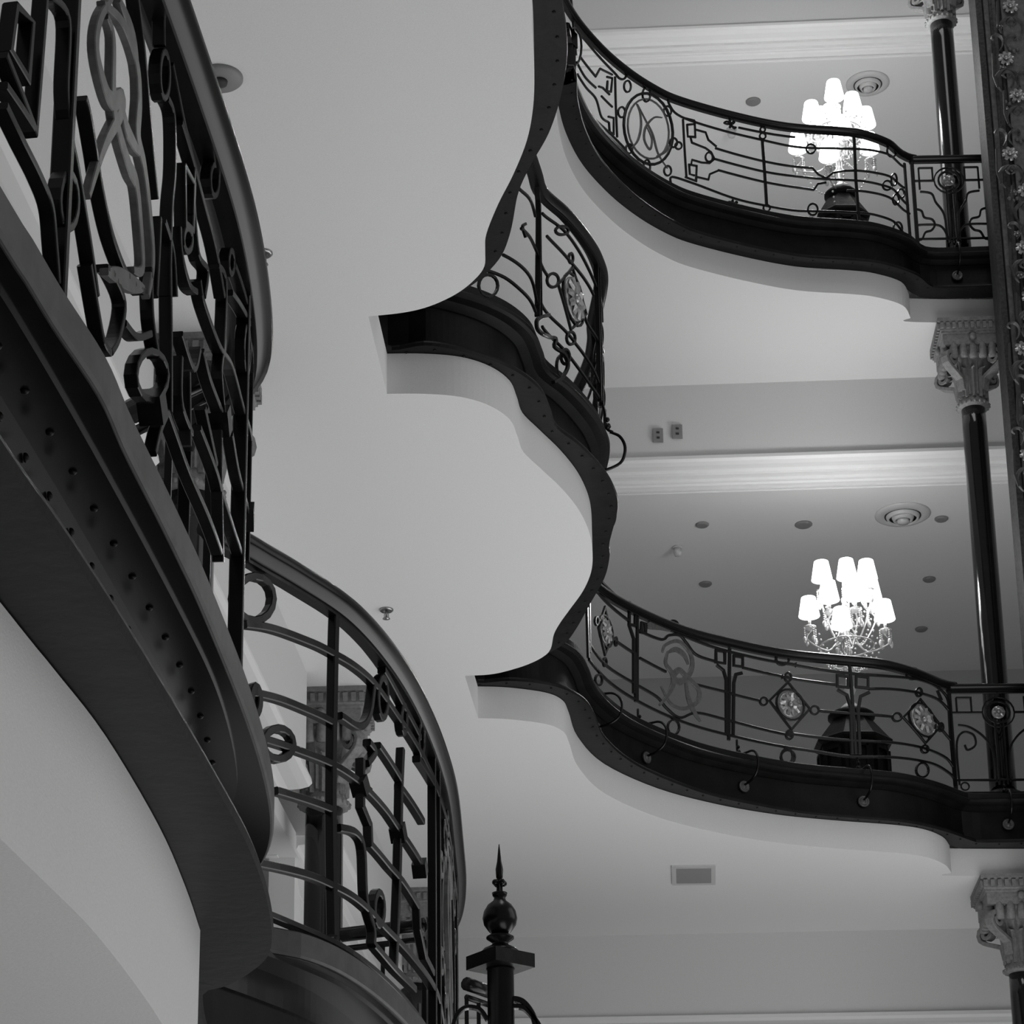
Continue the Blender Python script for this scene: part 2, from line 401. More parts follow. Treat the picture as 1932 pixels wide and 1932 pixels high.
# ------------------------------------------------------------------ railings
class Rail:
    def __init__(s, K, z, label, o=-.055, lo=None, hi=None, w=.014, d=.014, last=False):
        s.K = K.off(o); s.o0 = o; s.z = z; s.w = w; s.d = d; s.last = last
        s.lo = s.near(lo) if lo else 0.0; s.hi = s.near(hi) if hi else s.K.L[-1]
        p, n = s.K.at((s.lo + s.hi) / 2)
        s.t = thing('balcony_railing', label, 'railing', (p[0], p[1], z))
    def near(s, q): return min((math.dist(p, q), L) for p, L in zip(s.K.P, s.K.L))[1]
    def px(s, pts):
        return [s.K.hit(u, v, s.last, s.lo - .15, s.hi + .15) for u, v in pts]
    def pos(s, sz, o=0):
        p, n = s.K.at(sz[0]); return (p[0] + n[0] * o, p[1] + n[1] * o, sz[1]), (n[0], n[1], 0)
    def line(s, sz, step=.05, o=0):
        P = resample(sz, step)
        # keep corners
        out = []
        for a, b in zip(sz, sz[1:]):
            q = max(1, int(math.dist(a, b) / step))
            out += [tuple(x + (y - x) * k / q for x, y in zip(a, b)) for k in range(q)]
        out.append(sz[-1])
        a = [s.pos(p, o) for p in out]
        return [p for p, n in a], [n for p, n in a]
    def sz(s, name, sz, w=None, d=None, m='iron', sm=False, o=0, parent=None, rnd=False):
        if sm: sz = smooth(sz, 6)
        P, N = s.line(sz, .05, o); mb = MB()
        mb.sweep(P, N, circ((w or s.w) / 2, 8) if rnd else rect(w or s.w, d or s.d))
        return mb.obj(name, m, parent or s.t, rnd)
    def bar(s, pts, sm=True, **k): return s.sz(k.pop('name', 'bar'), s.px(pts), sm=sm, **k)
    def ring_sz(s, c, rs, rh, name='ring', w=None, d=None, m='iron', a0=0, a1=2 * PI, n=20, o=0, parent=None, tilt=0):
        pts = []
        full = abs(a1 - a0 - 2 * PI) < 1e-3
        for k in range(n if full else n + 1):
            a = a0 + (a1 - a0) * k / n
            pts.append((c[0] + rs * math.cos(a) + tilt * rh * math.sin(a), c[1] + rh * math.sin(a)))
        Q = [s.pos(p, o) for p in pts]; mb = MB()
        mb.sweep([p for p, q in Q], [q for p, q in Q], rect(w or s.w, d or s.d), closed=full)
        return mb.obj(name, m, parent or s.t)
    def ring(s, u, v, ru, rv, **k):
        n = 16; pts = [(u + ru * math.cos(2 * PI * i / n), v - rv * math.sin(2 * PI * i / n)) for i in range(n)]
        Q = [s.pos(p, k.get('o', 0)) for p in s.px(pts)]; mb = MB()
        mb.sweep([p for p, q in Q], [q for p, q in Q], rect(k.get('w') or s.w, k.get('d') or s.d), closed=True)
        return mb.obj(k.get('name', 'ring'), k.get('m', 'iron'), k.get('parent') or s.t)
    def handrail(s, h=.93, w=.085, t=.06, lo=None, hi=None):
        lo = s.lo if lo is None else lo; hi = s.hi if hi is None else hi
        a, b = w / 2, t
        prof = [(-a * .55, 0), (a * .55, 0), (a * .75, b * .22), (a * .95, b * .3), (a, b * .5), (a * .9, b * .72), (a * .55, b * .94), (0, b),
                (-a * .55, b * .94), (-a * .9, b * .72), (-a, b * .5), (-a * .95, b * .3), (-a * .75, b * .22)]
        o = ring_prof('handrail', s.K, [(x, h + y) for x, y in prof], s.z, 'iron', s.t, True, lo, hi)
        ring_prof('cap_strip', s.K, [(-a * .35, h - .014), (a * .35, h - .014), (a * .35, h + .001), (-a * .35, h + .001)], s.z, 'iron', s.t, False, lo, hi)
        return o
    def post(s, st, h0=.0, h1=.93, w=.018, d=.03, name='post'):
        return s.sz(name, [(st, s.z + h0), (st, s.z + h1)], w=w, d=d)
    def bracket(s, st, sc=1.0, boss=True):
        p, n = s.K.at(st); n = Vector((n[0], n[1], 0)).normalized(); p = Vector((p[0], p[1], s.z)); side = Vector((n[1], -n[0], 0))
        k = -s.o0                    # distance from the rail plane to the flange edge
        q = [(0, .15), (0, .06), (.015, .03), (k * .6, .018), (k - .02, .012), (k + .02, -.012), (k + .045, -.06), (k + .045, -.115), (k + .02, -.17), (k - .05, -.205), (k - .13, -.215)]
        q = smooth(q, 4)
        mb = MB(); mb.sweep([p + n * a + Vector((0, 0, b)) for a, b in q], [side] * len(q), circ(.0085, 8))
        o = mb.obj('bracket', 'iron', s.t, True)
        if boss:
            c = p + n * (k - .135) + Vector((0, 0, -.225))
            mb = MB(); mb.lathe([(.045, 0), (.045, .012), (.036, .02), (.03, .012), (.016, .012), (.012, .02)], c, 14, axis=(side, Vector((0, 0, 1)), n))
            mb.obj('boss', 'bronze', o, True)
        mb = MB(); mb.ball(p + n * .012 + Vector((0, 0, .05)), .02, 8, 6); mb.ball(p + n * .012 + Vector((0, 0, .09)), .014, 8, 6)
        mb.obj('knob', 'iron', o, True)
        return o
    def rosette(s, sz, rs, rh, m='rosette', petals=10):
        (p, n) = s.pos(sz); n = Vector(n).normalized(); side = Vector((-n[1], n[0], 0)); up = Vector((0, 0, 1)); c = Vector(p)
        mb = MB()
        mb.lathe([(1, -.006), (1, .004), (.9, .007)], c, 20, sx=rs, sy=rh, axis=(side, up, n))
        r = mb.obj('rosette', m, s.t, True)
        for k in range(petals):
            a = 2 * PI * k / petals
            e = side * (math.cos(a) * rs) + up * (math.sin(a) * rh); f = side * (-math.sin(a) * rs) + up * (math.cos(a) * rh)
            b = MB(); q = [c + n * .008 + e * .18, c + n * .024 + e * .45 + f * .2, c + n * .012 + e * .9 + f * .14, c + n * .02 + e * .98, c + n * .012 + e * .9 - f * .14, c + n * .024 + e * .45 - f * .2, c + n * .03 + e * .55]
            b.add(q, [(0, 1, 6), (1, 2, 6), (2, 3, 6), (3, 4, 6), (4, 5, 6), (5, 0, 6)])
            b.obj('petal', m, r)
        b = MB(); b.ball(c + n * .015, min(rs, rh) * .22, 8, 6); b.obj('bead', m, r, True)
        return r
    def diamond(s, pts, ro=None, rv=None, c=None):   # frame by four pixel corners
        q = s.px(pts); P, N = s.line(q + [q[0]], .05); mb = MB(); mb.sweep(P[:-1], N[:-1], rect(s.w * .9, s.d), closed=True)
        mb.obj('lozenge', 'iron', s.t)
    def knot(s, u, v, r=.022):
        p, n = s.pos(s.px([(u, v)])[0]); n = Vector(n); side = Vector((-n[1], n[0], 0)); a = (side + Vector((0, 0, 1))).normalized(); b = (side - Vector((0, 0, 1))).normalized()
        mb = MB(); mb.box(p, (r * .8, r * .8, .02), a, b, n); mb.obj('collar', 'iron', s.t)
    def mono(s, strokes, w=.03, d=.012, m='bronze', o=.004):
        first = None
        for st in strokes:
            q = smooth(s.px(st), 6); P, N = s.line(q, .03, o); mb = MB(); n = len(P); V = []
            for i, (p, nn) in enumerate(zip(P, N)):     # strokes swell in the middle
                t = i / max(1, n - 1); k = .35 + .65 * math.sin(PI * min(1, max(0, t)))
                a = Vector(P[min(i + 1, n - 1)]) - Vector(P[max(i - 1, 0)]); a.normalize(); nn = Vector(nn); sd = a.cross(nn).normalized()
                for x, y in rect(w * k, d): V.append(Vector(p) + sd * x + nn * y)
            f = [(i * 8 + j, i * 8 + (j + 1) % 8, (i + 1) * 8 + (j + 1) % 8, (i + 1) * 8 + j) for i in range(n - 1) for j in range(8)]
            f += [tuple(range(7, -1, -1)), tuple(range((n - 1) * 8, n * 8))]
            mb.add(V, f); ob = mb.obj('monogram' if first is None else 'stroke', m, s.t if first is None else first)
            if first is None: first = ob
        return first
def Z(sc, ox, oy): return lambda L: [(ox + a / sc, oy + b / sc) for a, b in L]

# ---- near left railing (lowest level, foreground)
R = Rail(KL, ZL, 'nearest black wrought iron balcony railing with monogram, sweeping down the left edge', lo=(-.74, 1.4), hi=(-.44, 5.44), o=-.07, w=.012, d=.022)
z1 = Z(3.45, 0, 0); z2 = Z(3.45, 0, 500)
R.handrail(.885, .10, .07)
for L in [[(0, 690), (110, 920), (230, 1160), (300, 1350), (325, 1600), (345, 1850)],
          [(300, -20), (410, 130), (400, 600), (430, 900), (470, 1100), (520, 1400), (560, 1650), (600, 1932)],
          [(860, -20), (905, 350), (935, 700), (965, 1050), (990, 1300)],
          [(1030, -20), (1035, 300)], [(1060, 640), (1100, 760), (1105, 1100), (1085, 1350), (1075, 1700), (1075, 1932)],
          [(1090, 420), (1180, 860), (1290, 1300), (1370, 1600), (1430, 1932)],
          [(1230, 1300), (1260, 1650), (1320, 1760), (1300, 1932)],
          [(1010, 1420), (1000, 1650), (985, 1932)],
          [(1140, 1480), (1150, 1650), (1200, 1850), (1250, 1900)],
          [(1040, 1440), (1095, 1640), (1115, 1932)],
          [(520, 640), (545, 740), (590, 1000), (630, 1250), (700, 1550), (800, 1800), (900, 1900)]]:
    R.bar(z1(L))
for L in [[(550, 0), (600, 300), (640, 500), (685, 575)], [(690, 570), (740, 470), (775, 250), (700, 60), (660, 20)],
          [(1075, 0), (1080, 500), (1080, 960)], [(1390, 0), (1440, 110), (1430, 500), (1410, 700), (1430, 950)],
          [(1270, 100), (1300, 260), (1400, 530), (1480, 660), (1560, 950), (1610, 1130)],
          [(1060, 960), (1010, 1080), (975, 1230)], [(1060, 960), (1110, 1100), (1200, 1350), (1330, 1650), (1410, 1870)],
          [(1290, 560), (1340, 760), (1430, 1000)], [(1480, 1100), (1530, 1380), (1590, 1620)], [(1410, 1080), (1410, 1450), (1420, 1932)],
          [(1270, 1060), (1380, 1350), (1420, 1500), (1500, 1750), (1560, 1932)], [(1300, 930), (1380, 1300)],
          [(1150, 450), (1230, 680), (1270, 550)], [(1150, 600), (1150, 900), (1220, 1100)], [(1200, 700), (1205, 1180)],
          [(1480, 180), (1600, 380)], [(1500, 0), (1600, 330)], [(1600, 500), (1630, 700), (1600, 1500), (1590, 1932)],
          [(780, 380), (860, 470), (950, 450)], [(950, 20), (960, 350), (1000, 600)]]:
    R.bar(z2(L))
for L in [[(0, 360), (195, 860), (265, -20)], [(70, 40), (30, 330), (145, 520), (175, 150), (70, 40)], [(0, 560), (195, 850)],
          [(1170, 1080), (1175, 1460), (1225, 1500), (1235, 1200), (1170, 1080)], [(1150, 800), (1235, 1080), (1225, 1400)]]:
    R.bar(z1(L), sm=False)
for (u, v, a, b) in [(119, 380, 17, 52), (301, 142, 9, 44), (277, 709, 30, 46), (345, 453, 8, 22), (396, 340, 8, 30), (428, 495, 5, 22), (458, 660, 6, 45)]:
    R.ring(u, v, a, b)
R.mono([z1([(690, -10), (610, 140), (590, 330), (640, 560), (690, 660), (760, 640), (740, 760), (640, 960), (540, 1280)]),
        z1([(640, 30), (760, 150), (850, 400), (870, 640), (860, 880), (900, 1080), (940, 1400), (960, 1700), (930, 1932)]),
        z1([(660, 110), (700, 250), (700, 600), (720, 800), (800, 1080), (850, 1200), (880, 1500), (890, 1750), (830, 1760)]),
        z1([(745, 640), (790, 850), (870, 1000)]), z1([(740, 0), (830, 250), (860, 520)]), z1([(660, 1770), (740, 1800), (830, 1850), (900, 1880)])], w=.032, d=.014)
for u, v in [(414, 795), (461, 975), (287, 768)]: R.knot(u, v, .03)
for st in (2.1, 3.55, 4.35): R.post(st, 0, .93)
R.sz('base_bar', [(R.lo, ZL + .02), (R.hi, ZL + .02)], w=.016, d=.03)

# ---- second railing of the lowest level, lower middle left
R = Rail(KL, ZL, 'lowest level black iron railing bowing out right of the foreground balcony', lo=(-.42, 6.0), hi=(.24, 9.6), o=-.07, w=.021, d=.024)
z4 = Z(3.22, 400, 1000); z5 = Z(3.22, 400, 1432)
R.handrail(.93, .085, .065)
for L in [[(190, 575), (350, 600), (600, 690), (740, 760), (870, 840), (960, 920), (1050, 1040), (1160, 1200), (1360, 1580)],
          [(240, 990), (400, 1030), (600, 1110), (720, 1170)], [(770, 1130), (880, 1195), (940, 1130), (970, 940)],
          [(310, 1275), (480, 1330), (700, 1415), (880, 1530), (950, 1590)], [(1030, 850), (1150, 1070), (1250, 1260)],
          [(940, 1290), (975, 1350), (930, 1420)], [(1000, 1310), (1130, 1510)]]:
    R.bar(z4(L))
for L in [[(380, 195), (560, 250), (720, 310)], [(245, 630), (550, 700), (740, 780), (860, 850), (960, 940), (1050, 1040), (1200, 1200), (1350, 1420), (1390, 1600)],
          [(900, 160), (1040, 310), (1130, 440), (1260, 640)], [(1135, 160), (1130, 430), (1120, 800), (1100, 1280)], [(1145, -60), (1135, 160)],
          [(760, 420), (860, 450), (905, 550), (920, 850), (965, 1030), (965, 1130)], [(970, 1130), (1100, 1280), (1220, 1400)],
          [(1130, 170), (1270, 380)], [(1240, 0), (1350, 180)]]:
    R.bar(z5(L))
R.bar(z5([(900, 0), (900, 290), (945, 400), (950, 520), (1060, 650), (1140, 740), (1240, 900), (1245, 1030), (1280, 1200), (1330, 1300)]), sm=False)
for (u, v, a, b) in [(476, 1130, 36, 42), (521, 1404, 28, 29), (717, 1317, 9, 38), (710, 1715, 9, 31), (478, 1322, 8, 26), (757, 1357, 5, 26), (790, 1395, 5, 30)]:
    R.ring(u, v, a, b)
for u, v in [(679, 1483), (751, 1571), (792, 1638)]: R.knot(u, v, .028)
R.bar([(631, 1140), (628, 1240), (624, 1500), (627, 1765)], name='post', w=.026, d=.024)
# the part turning away: a monogram panel between two posts
e0 = R.near((.13, 7.55)); e1 = R.near((.22, 8.75)); em = (e0 + e1) / 2
for st in (e0, e0 + .12, e1, e1 + .3): R.post(st, .02, .93, w=.016, d=.026)
R.ring_sz((em, ZL + .48), .40, .34, name='medallion', w=.02, d=.02)
for a in range(8):
    an = PI / 4 * a + PI / 8
    R.ring_sz((em + .46 * math.cos(an), ZL + .48 + .40 * math.sin(an)), .035, .035)
for h in (.08, .84): R.sz('bar', [(e0, ZL + h), (R.hi, ZL + h)])
for h in (.3, .48, .66): R.sz('bar', [(e1, ZL + h), (R.hi, ZL + h)])
def cs(c, pts): return [(c[0] + a, c[1] + b) for a, b in pts]
f0 = None
for st in ([(-.22, -.3), (-.05, -.1), (.08, .2), (.0, .3), (-.12, .15), (-.02, -.1), (.2, -.32)], [(.22, .25), (.08, .3), (.12, .0), (.2, -.2), (.05, -.3), (-.2, -.2)], [(-.25, .2), (-.1, .32), (.1, .1), (.25, -.1)]):
    o = R.sz('monogram' if f0 is None else 'stroke', cs((em, ZL + .48), st), sm=True, w=.034, d=.014, m='bronze', parent=f0); f0 = f0 or o
for h in (.2, .76):
    R.ring_sz((e0 + .3, ZL + h), .05, .05); R.ring_sz((e1 - .25, ZL + h), .05, .05); R.ring_sz((e1 + .18, ZL + h), .05, .05)
R.sz('base_bar', [(R.lo, ZL + .02), (R.hi, ZL + .02)], w=.016, d=.03)

# ---- railing on the nearest middle level lobe (only its brackets peep past the girder)
R = Rail(KM, ZM, 'black iron railing above the high near lobe, mostly hidden, one hoop bracket peeping out', lo=(.3, 7.2), hi=(.0, 10.3))
R.handrail()
for h in (.12, .3, .5, .7, .82): R.sz('bar', [(R.lo, ZM + h), (R.hi, ZM + h)])
s = R.lo + .15
while s < R.hi:
    R.post(s, 0, .93); s += .5
R.bracket(R.near((.58, 8.62))); R.bracket(R.near((.4, 9.9)))

# ---- railing round the second lobe of the middle level
R = Rail(KM, ZM, 'black iron railing with pale rosettes bowing round the central lobe of the middle gallery', lo=(.05, 11.1), hi=(1.0, 14.2))
z6 = Z(3.513, 650, 300)
R.handrail(.93, .08, .06)
for L in [[(1100, 130), (1165, 205), (1240, 290), (1265, 380)], [(1310, 360), (1450, 470), (1560, 620), (1650, 800), (1700, 950), (1735, 1080)],
          [(1170, 460), (1250, 560), (1290, 660)], [(1340, 510), (1480, 660), (1600, 810), (1650, 900)], [(1050, 635), (1180, 720), (1250, 830), (1275, 950)],
          [(1300, 690), (1350, 780)], [(930, 735), (1060, 785), (1180, 880), (1265, 1010)], [(1300, 950), (1400, 1080), (1490, 1170), (1530, 1220)],
          [(1310, 1110), (1400, 1210), (1560, 1400), (1660, 1540), (1735, 1700)], [(1520, 1210), (1640, 1380), (1710, 1560)], [(1590, 1040), (1620, 1110), (1690, 1220), (1715, 1280)]]:
    R.bar(z6(L))
R.bar(z6([(1262, 110), (1285, 340), (1278, 1040)]), name='post', w=.016, d=.028)
R.bar(z6([(1290, 300), (1300, 1050)]), name='post', w=.012, d=.02)
for (u, v, a, b) in [(921, 539, 18, 21), (1043, 529, 11, 13), (1077, 638, 8, 12), (1077, 487, 4, 9), (1060, 690, 10, 20), (1060, 435, 12, 8)]: R.ring(u, v, a, b)
R.diamond([(1080, 505), (1053, 536), (1077, 622), (1106, 592)])
q = R.px([(1067, 565), (1083, 565), (1099, 565), (1083, 527), (1083, 603)])
R.rosette(q[1], (q[2][0] - q[0][0]) / 2, (q[3][1] - q[4][1]) / 2)
R.ring_sz(q[1], (q[2][0] - q[0][0]) / 2 + .02, (q[3][1] - q[4][1]) / 2 + .02, name='ring', w=.012)
R.bar(z6([(1200, 430), (1180, 450), (1200, 520)]))
sA = R.near((.62, 11.65)); sB = R.near((.98, 12.55)); sC = R.near((1.12, 13.35)); sD = R.near((1.08, 14.0))
for st in (sB, sB + .05, sC, sD): R.post(st, .1, .93, w=.016, d=.026)
for a, b in ((sB + .05, sC), (sC, sD)):
    for h in (.12, .24, .62, .76): R.sz('bar', [(a, ZM + h), (b, ZM + h)])
    m_ = (a + b) / 2
    R.ring_sz((m_, ZM + .44), .14, .14, w=.014); R.ring_sz((m_, ZM + .06), .05, .05); R.ring_sz((m_, ZM + .84), .06, .05)
    o = R.sz('monogram', cs((m_, ZM + .44), [(-.12, -.2), (-.02, .1), (.05, .2), (.1, .1), (-.04, 0), (.12, -.2)]), sm=True, w=.025, d=.012, m='bronze')
R.bracket(R.near((1.03, 12.75))); R.bracket(R.near((1.17, 13.55)))
# curled foot on the first post
q = R.px(z6([(1290, 1040), (1235, 1060), (1210, 1105), (1240, 1165), (1330, 1200), (1330, 1255), (1400, 1310), (1425, 1390), (1380, 1470), (1320, 1490)]))
R.sz('scroll', q, sm=True, w=.018, d=.018, o=.05)
R.ring(1057, 676, 8, 14, o=.03)

# ---- middle gallery railing at right
R = Rail(KM, ZM, 'black iron railing with rosette lozenges along the middle gallery at right', lo=(.95, 15.5), hi=(4.12, 18.7), o=-.19, w=.019, d=.018)
za = Z(3.864, 1000, 1050); zb = Z(3.864, 1432, 1200)
R.handrail(.87, .08, .06)
for L in [za([(440, 100), (500, 160), (640, 300), (760, 400), (1000, 520), (1350, 665), (1600, 730), (1932, 790)]) + zb([(200, 200), (600, 265), (900, 290), (1150, 315), (1280, 360), (1360, 430), (1385, 500)]),
          za([(455, 205), (545, 320), (715, 465)]), za([(790, 540), (955, 605), (1010, 575), (1090, 575), (1140, 630), (1210, 715), (1350, 765)]),
          za([(1550, 810), (1870, 880)]) + zb([(180, 300), (560, 355)]), zb([(800, 385), (1130, 408), (1300, 460), (1385, 540)]),
          za([(605, 600), (750, 700)]), za([(800, 740), (990, 840)]), za([(1200, 930), (1420, 985), (1500, 1010), (1670, 1050)]),
          zb([(440, 545), (660, 565), (970, 590)]), zb([(1320, 665), (1400, 760)]),
          za([(425, 620), (540, 780), (750, 920), (920, 1020), (990, 1100), (1090, 1175), (1215, 1140), (1430, 1190), (1880, 1300)]) + zb([(230, 712), (700, 765), (1180, 812), (1350, 880), (1415, 950)]),
          za([(430, 750), (560, 900), (760, 1040), (1000, 1160), (1400, 1290), (1932, 1400)]) + zb([(400, 840), (700, 880), (1150, 905), (1300, 945), (1400, 1010), (1430, 1060)])]:
    R.bar(L)
for L in [za([(410, 240), (425, 740)]), za([(430, 240), (435, 700)]), za([(725, 330), (722, 500), (755, 600), (755, 1000)]), za([(782, 390), (780, 1060)]), za([(765, 700), (770, 1060)]),
          za([(1408, 600), (1408, 650)]), za([(1455, 670), (1448, 1340)]), za([(1360, 790), (1410, 830), (1430, 900), (1432, 1300)]), za([(1545, 850), (1500, 860), (1485, 920), (1480, 1300)]),
          zb([(655, 180), (665, 260), (690, 600), (705, 860)]), zb([(570, 390), (640, 430), (668, 520), (680, 860)]), zb([(805, 410), (740, 440), (722, 540), (735, 860)]),
          zb([(1385, 500), (1395, 700), (1432, 1090)]), zb([(1300, 395), (1330, 470)])]:
    R.bar(L, name='post', sm=False, w=.024)
def key(R, Zf, x0, y0, x1, y1):
    q = R.px(Zf([(x0, y0), (x1, y0 + 10), (x1, y1 + 5), (x0, y1 - 5)]))
    P, N = R.line(q + [q[0]], .05); mb = MB(); mb.sweep(P[:-1], N[:-1], rect(R.w, R.d), closed=True); mb.obj('key_square', 'iron', R.t)
key(R, za, 722, 395, 765, 500); key(R, za, 812, 480, 842, 560); key(R, za, 1355, 685, 1420, 775); key(R, za, 1485, 725, 1550, 800)
key(R, zb, 570, 285, 650, 370); key(R, zb, 708, 290, 795, 375)
for zf, c, dm, r in ((za, (550, 545), [(545, 375), (500, 520), (545, 710), (600, 590)], (38, 90)),
                     (za, (1895, 1080), [(1880, 915), (1745, 1050), (1905, 1260), (2040, 1110)], (80, 90)),
                     (zb, (1195, 612), [(1175, 460), (1050, 592), (1212, 780), (1325, 655)], (80, 95))):
    R.diamond(zf(dm))
    q = R.px(zf([c, (c[0] - r[0], c[1]), (c[0] + r[0], c[1]), (c[0], c[1] - r[1]), (c[0], c[1] + r[1])]))
    a, b = abs(q[2][0] - q[1][0]) / 2, (q[3][1] - q[4][1]) / 2
    R.rosette(q[0], min(a, .15), b); R.ring_sz(q[0], min(a, .15) + .022, b + .022, w=.014)
for zf, (x, y, a, b) in ((za, (1040, 505, 40, 38)), (za, (1842, 745, 48, 42)), (za, (1045, 1245, 42, 55)), (za, (1872, 1455, 42, 55)), (za, (1702, 1056, 26, 28)),
                         (za, (1880, 880, 24, 32)), (za, (1890, 1300, 26, 32)), (zb, (405, 540, 30, 30)), (zb, (170, 170, 48, 42)), (zb, (1120, 275, 46, 42)), (zb, (210, 885, 52, 52)),
                         (zb, (1190, 978, 45, 52)), (zb, (1165, 410, 22, 30)), (zb, (1208, 825, 26, 28)), (zb, (1005, 592, 32, 30)), (zb, (1325, 665, 18, 30)),
                         (za, (485, 470, 12, 30)), (za, (545, 770, 12, 30)), (za, (625, 620, 8, 30)), (za, (500, 900, 25, 40))):
    u, v = zf([(x, y)])[0]; R.ring(u, v, a / 3.864, b / 3.864, w=.014)
R.mono([za([(960, 700), (985, 645), (1080, 620), (1160, 700), (1180, 790), (1150, 870), (1080, 920), (1045, 870), (1085, 830), (1140, 880), (1225, 970), (1215, 1060), (1120, 1110), (1020, 1070), (950, 945)]),
        za([(1000, 700), (985, 780), (1030, 850), (1040, 930), (1000, 1010), (940, 1085)]), za([(1000, 700), (1060, 680), (1120, 720), (1150, 790)]),
        za([(1130, 900), (1150, 1030), (1190, 1130), (1240, 1205)]), za([(850, 520), (940, 515), (1020, 540)]), za([(850, 500), (920, 480), (1000, 505)])], w=.045, d=.012)
for u, v in ((1108, 1235), (1203, 1322), (1390, 1395), (1618, 1428)):
    R.bracket(R.px([(u, v)])[0][0])
R.sz('base_bar', [(R.lo, ZM + .02), (R.hi, ZM + .02)], w=.012, d=.02)

# ---- middle gallery, straight run by the columns
def straight(K, z, label, x0, x1, px_rail, kind):
    K = Curve(resample([(x0, 18.47 + (.05 if kind == 0 else 0)), (x1, 18.45 + (.05 if kind == 0 else 0))], .04))
    R = Rail(K, z, label, o=-.17, w=.016, d=.016)
    R.handrail(.86, .075, .05)
    a, b = R.lo + .02, R.hi - .02; c = (R.lo + R.hi) / 2
    for h in (.0 + .14,): R.sz('bar', [(a, z + h), (b, z + h)])
    R.sz('base_bar', [(a, z + .04), (b, z + .04)], w=.012, d=.02)
    for st in (a, b): R.post(st, 0, .9, w=.03, d=.03)
    R.post(c - .03, .1, .62, w=.014, d=.02); R.post(c + .03, .1, .62, w=.014, d=.02)
    R.rosette((c, z + .68), .05, .05, petals=8)
    R.ring_sz((c, z + .68), .085, .085); R.ring_sz((c, z + .68), .12, .12, w=.01)
    L = (b - a) / 2
    for sg in (-1, 1):
        e = c + sg * L
        R.sz('bar', [(e, z + .68), (c + sg * .12, z + .68)])
        q = [(e - sg * .05, z + .80), (e - sg * .16, z + .80), (e - sg * .16, z + .68), (e - sg * .05, z + .68), (e - sg * .05, z + .80)]
        R.sz('key_square', q, w=.014)
        R.sz('bar', [(e, z + .84), (c + sg * .01, z + .84)] if kind else [(e - sg * .05, z + .68), (e - sg * .05, z + .60)])
        R.sz('scroll', [(e - sg * .05, z + .58), (e - sg * .14, z + .56), (c + sg * .12, z + .48), (c + sg * .06, z + .36), (c + sg * .05, z + .12)], sm=True)
        if kind:
            R.sz('scroll', [(e - sg * .03, z + .1), (e - sg * .03, z + .42), (e - sg * .08, z + .52), (e - sg * .16, z + .50), (e - sg * .17, z + .42), (e - sg * .11, z + .38), (e - sg * .09, z + .42)], sm=True)
            R.ring_sz((e - sg * .07, z + .09), .03, .03, w=.01)
        else:
            R.sz('scroll', [(e, z + .42), (e - sg * .05, z + .40), (e - sg * .07, z + .34), (e - sg * .13, z + .32), (e - sg * .15, z + .27), (e - sg * .12, z + .22), (e - sg * .07, z + .20), (e - sg * .04, z + .14), (e, z + .13)], sm=True)
            R.sz('bar', [(e, z + .27), (c + sg * .1, z + .26), (c + sg * .04, z + .14)], sm=True)
    R.bracket(c)
    return R
straight(KM, ZM, 'straight black iron railing panel before the column at the far right of the middle gallery', 4.06, 4.82, None, 1)
straight(KT, ZT, 'straight black iron railing panel between the upper gallery curve and the carved post', 4.08, 4.70, None, 0)

# ---- upper gallery railing
R = Rail(KT, ZT, 'thin black iron railing with oval monogram along the curved upper gallery', lo=(1.12, 16.3), hi=(4.1, 18.75), o=-.19, w=.016, d=.015)
zc = Z(3.864, 1000, 0); zd = Z(3.864, 1432, 0)
R.handrail(.87, .075, .055)
for L in [zc([(275, 20), (330, 200), (420, 315), (600, 515), (650, 570), (685, 575), (710, 540)]), zc([(1000, 700), (1020, 770), (1100, 850), (1400, 950), (1690, 1020), (1932, 1070)]) + zd([(420, 1080), (700, 1085), (850, 1100), (980, 1150), (1060, 1220)]),
          zc([(1520, 930), (1690, 965), (1932, 1000)]), zc([(370, 420), (480, 560)]), zc([(340, 450), (400, 560), (480, 640)]), zc([(345, 540), (410, 640), (480, 720), (520, 850), (570, 890)]),
          zc([(380, 780), (450, 850), (560, 950), (660, 1050), (700, 1100), (715, 1170)]), zc([(1350, 1080), (1520, 1130), (1700, 1175), (1932, 1215)]) + zd([(390, 1225)]),
          zc([(1350, 1160), (1700, 1250), (1932, 1285)]) + zd([(480, 1305), (700, 1315), (880, 1345), (1000, 1400), (1090, 1500)]),
          zc([(1370, 1240), (1700, 1325), (1932, 1365)]) + zd([(400, 1385)]), zd([(620, 1245), (820, 1255), (960, 1290), (1060, 1370)]), zd([(640, 1390), (800, 1400), (950, 1440), (1100, 1560)]),
          zc([(1030, 1350), (1035, 1290), (1200, 1340), (1500, 1450), (1720, 1500), (1932, 1535)]) + zd([(400, 1540), (700, 1550), (860, 1570), (1000, 1630), (1095, 1740)]),
          zc([(1540, 1500), (1720, 1550), (1932, 1580)]) + zd([(400, 1590)]),
          zc([(620, 560), (625, 760), (635, 1000)]), zc([(1115, 870), (1125, 1060), (1140, 1290)]), zc([(1120, 860), (1200, 880)])]:
    R.bar(L)
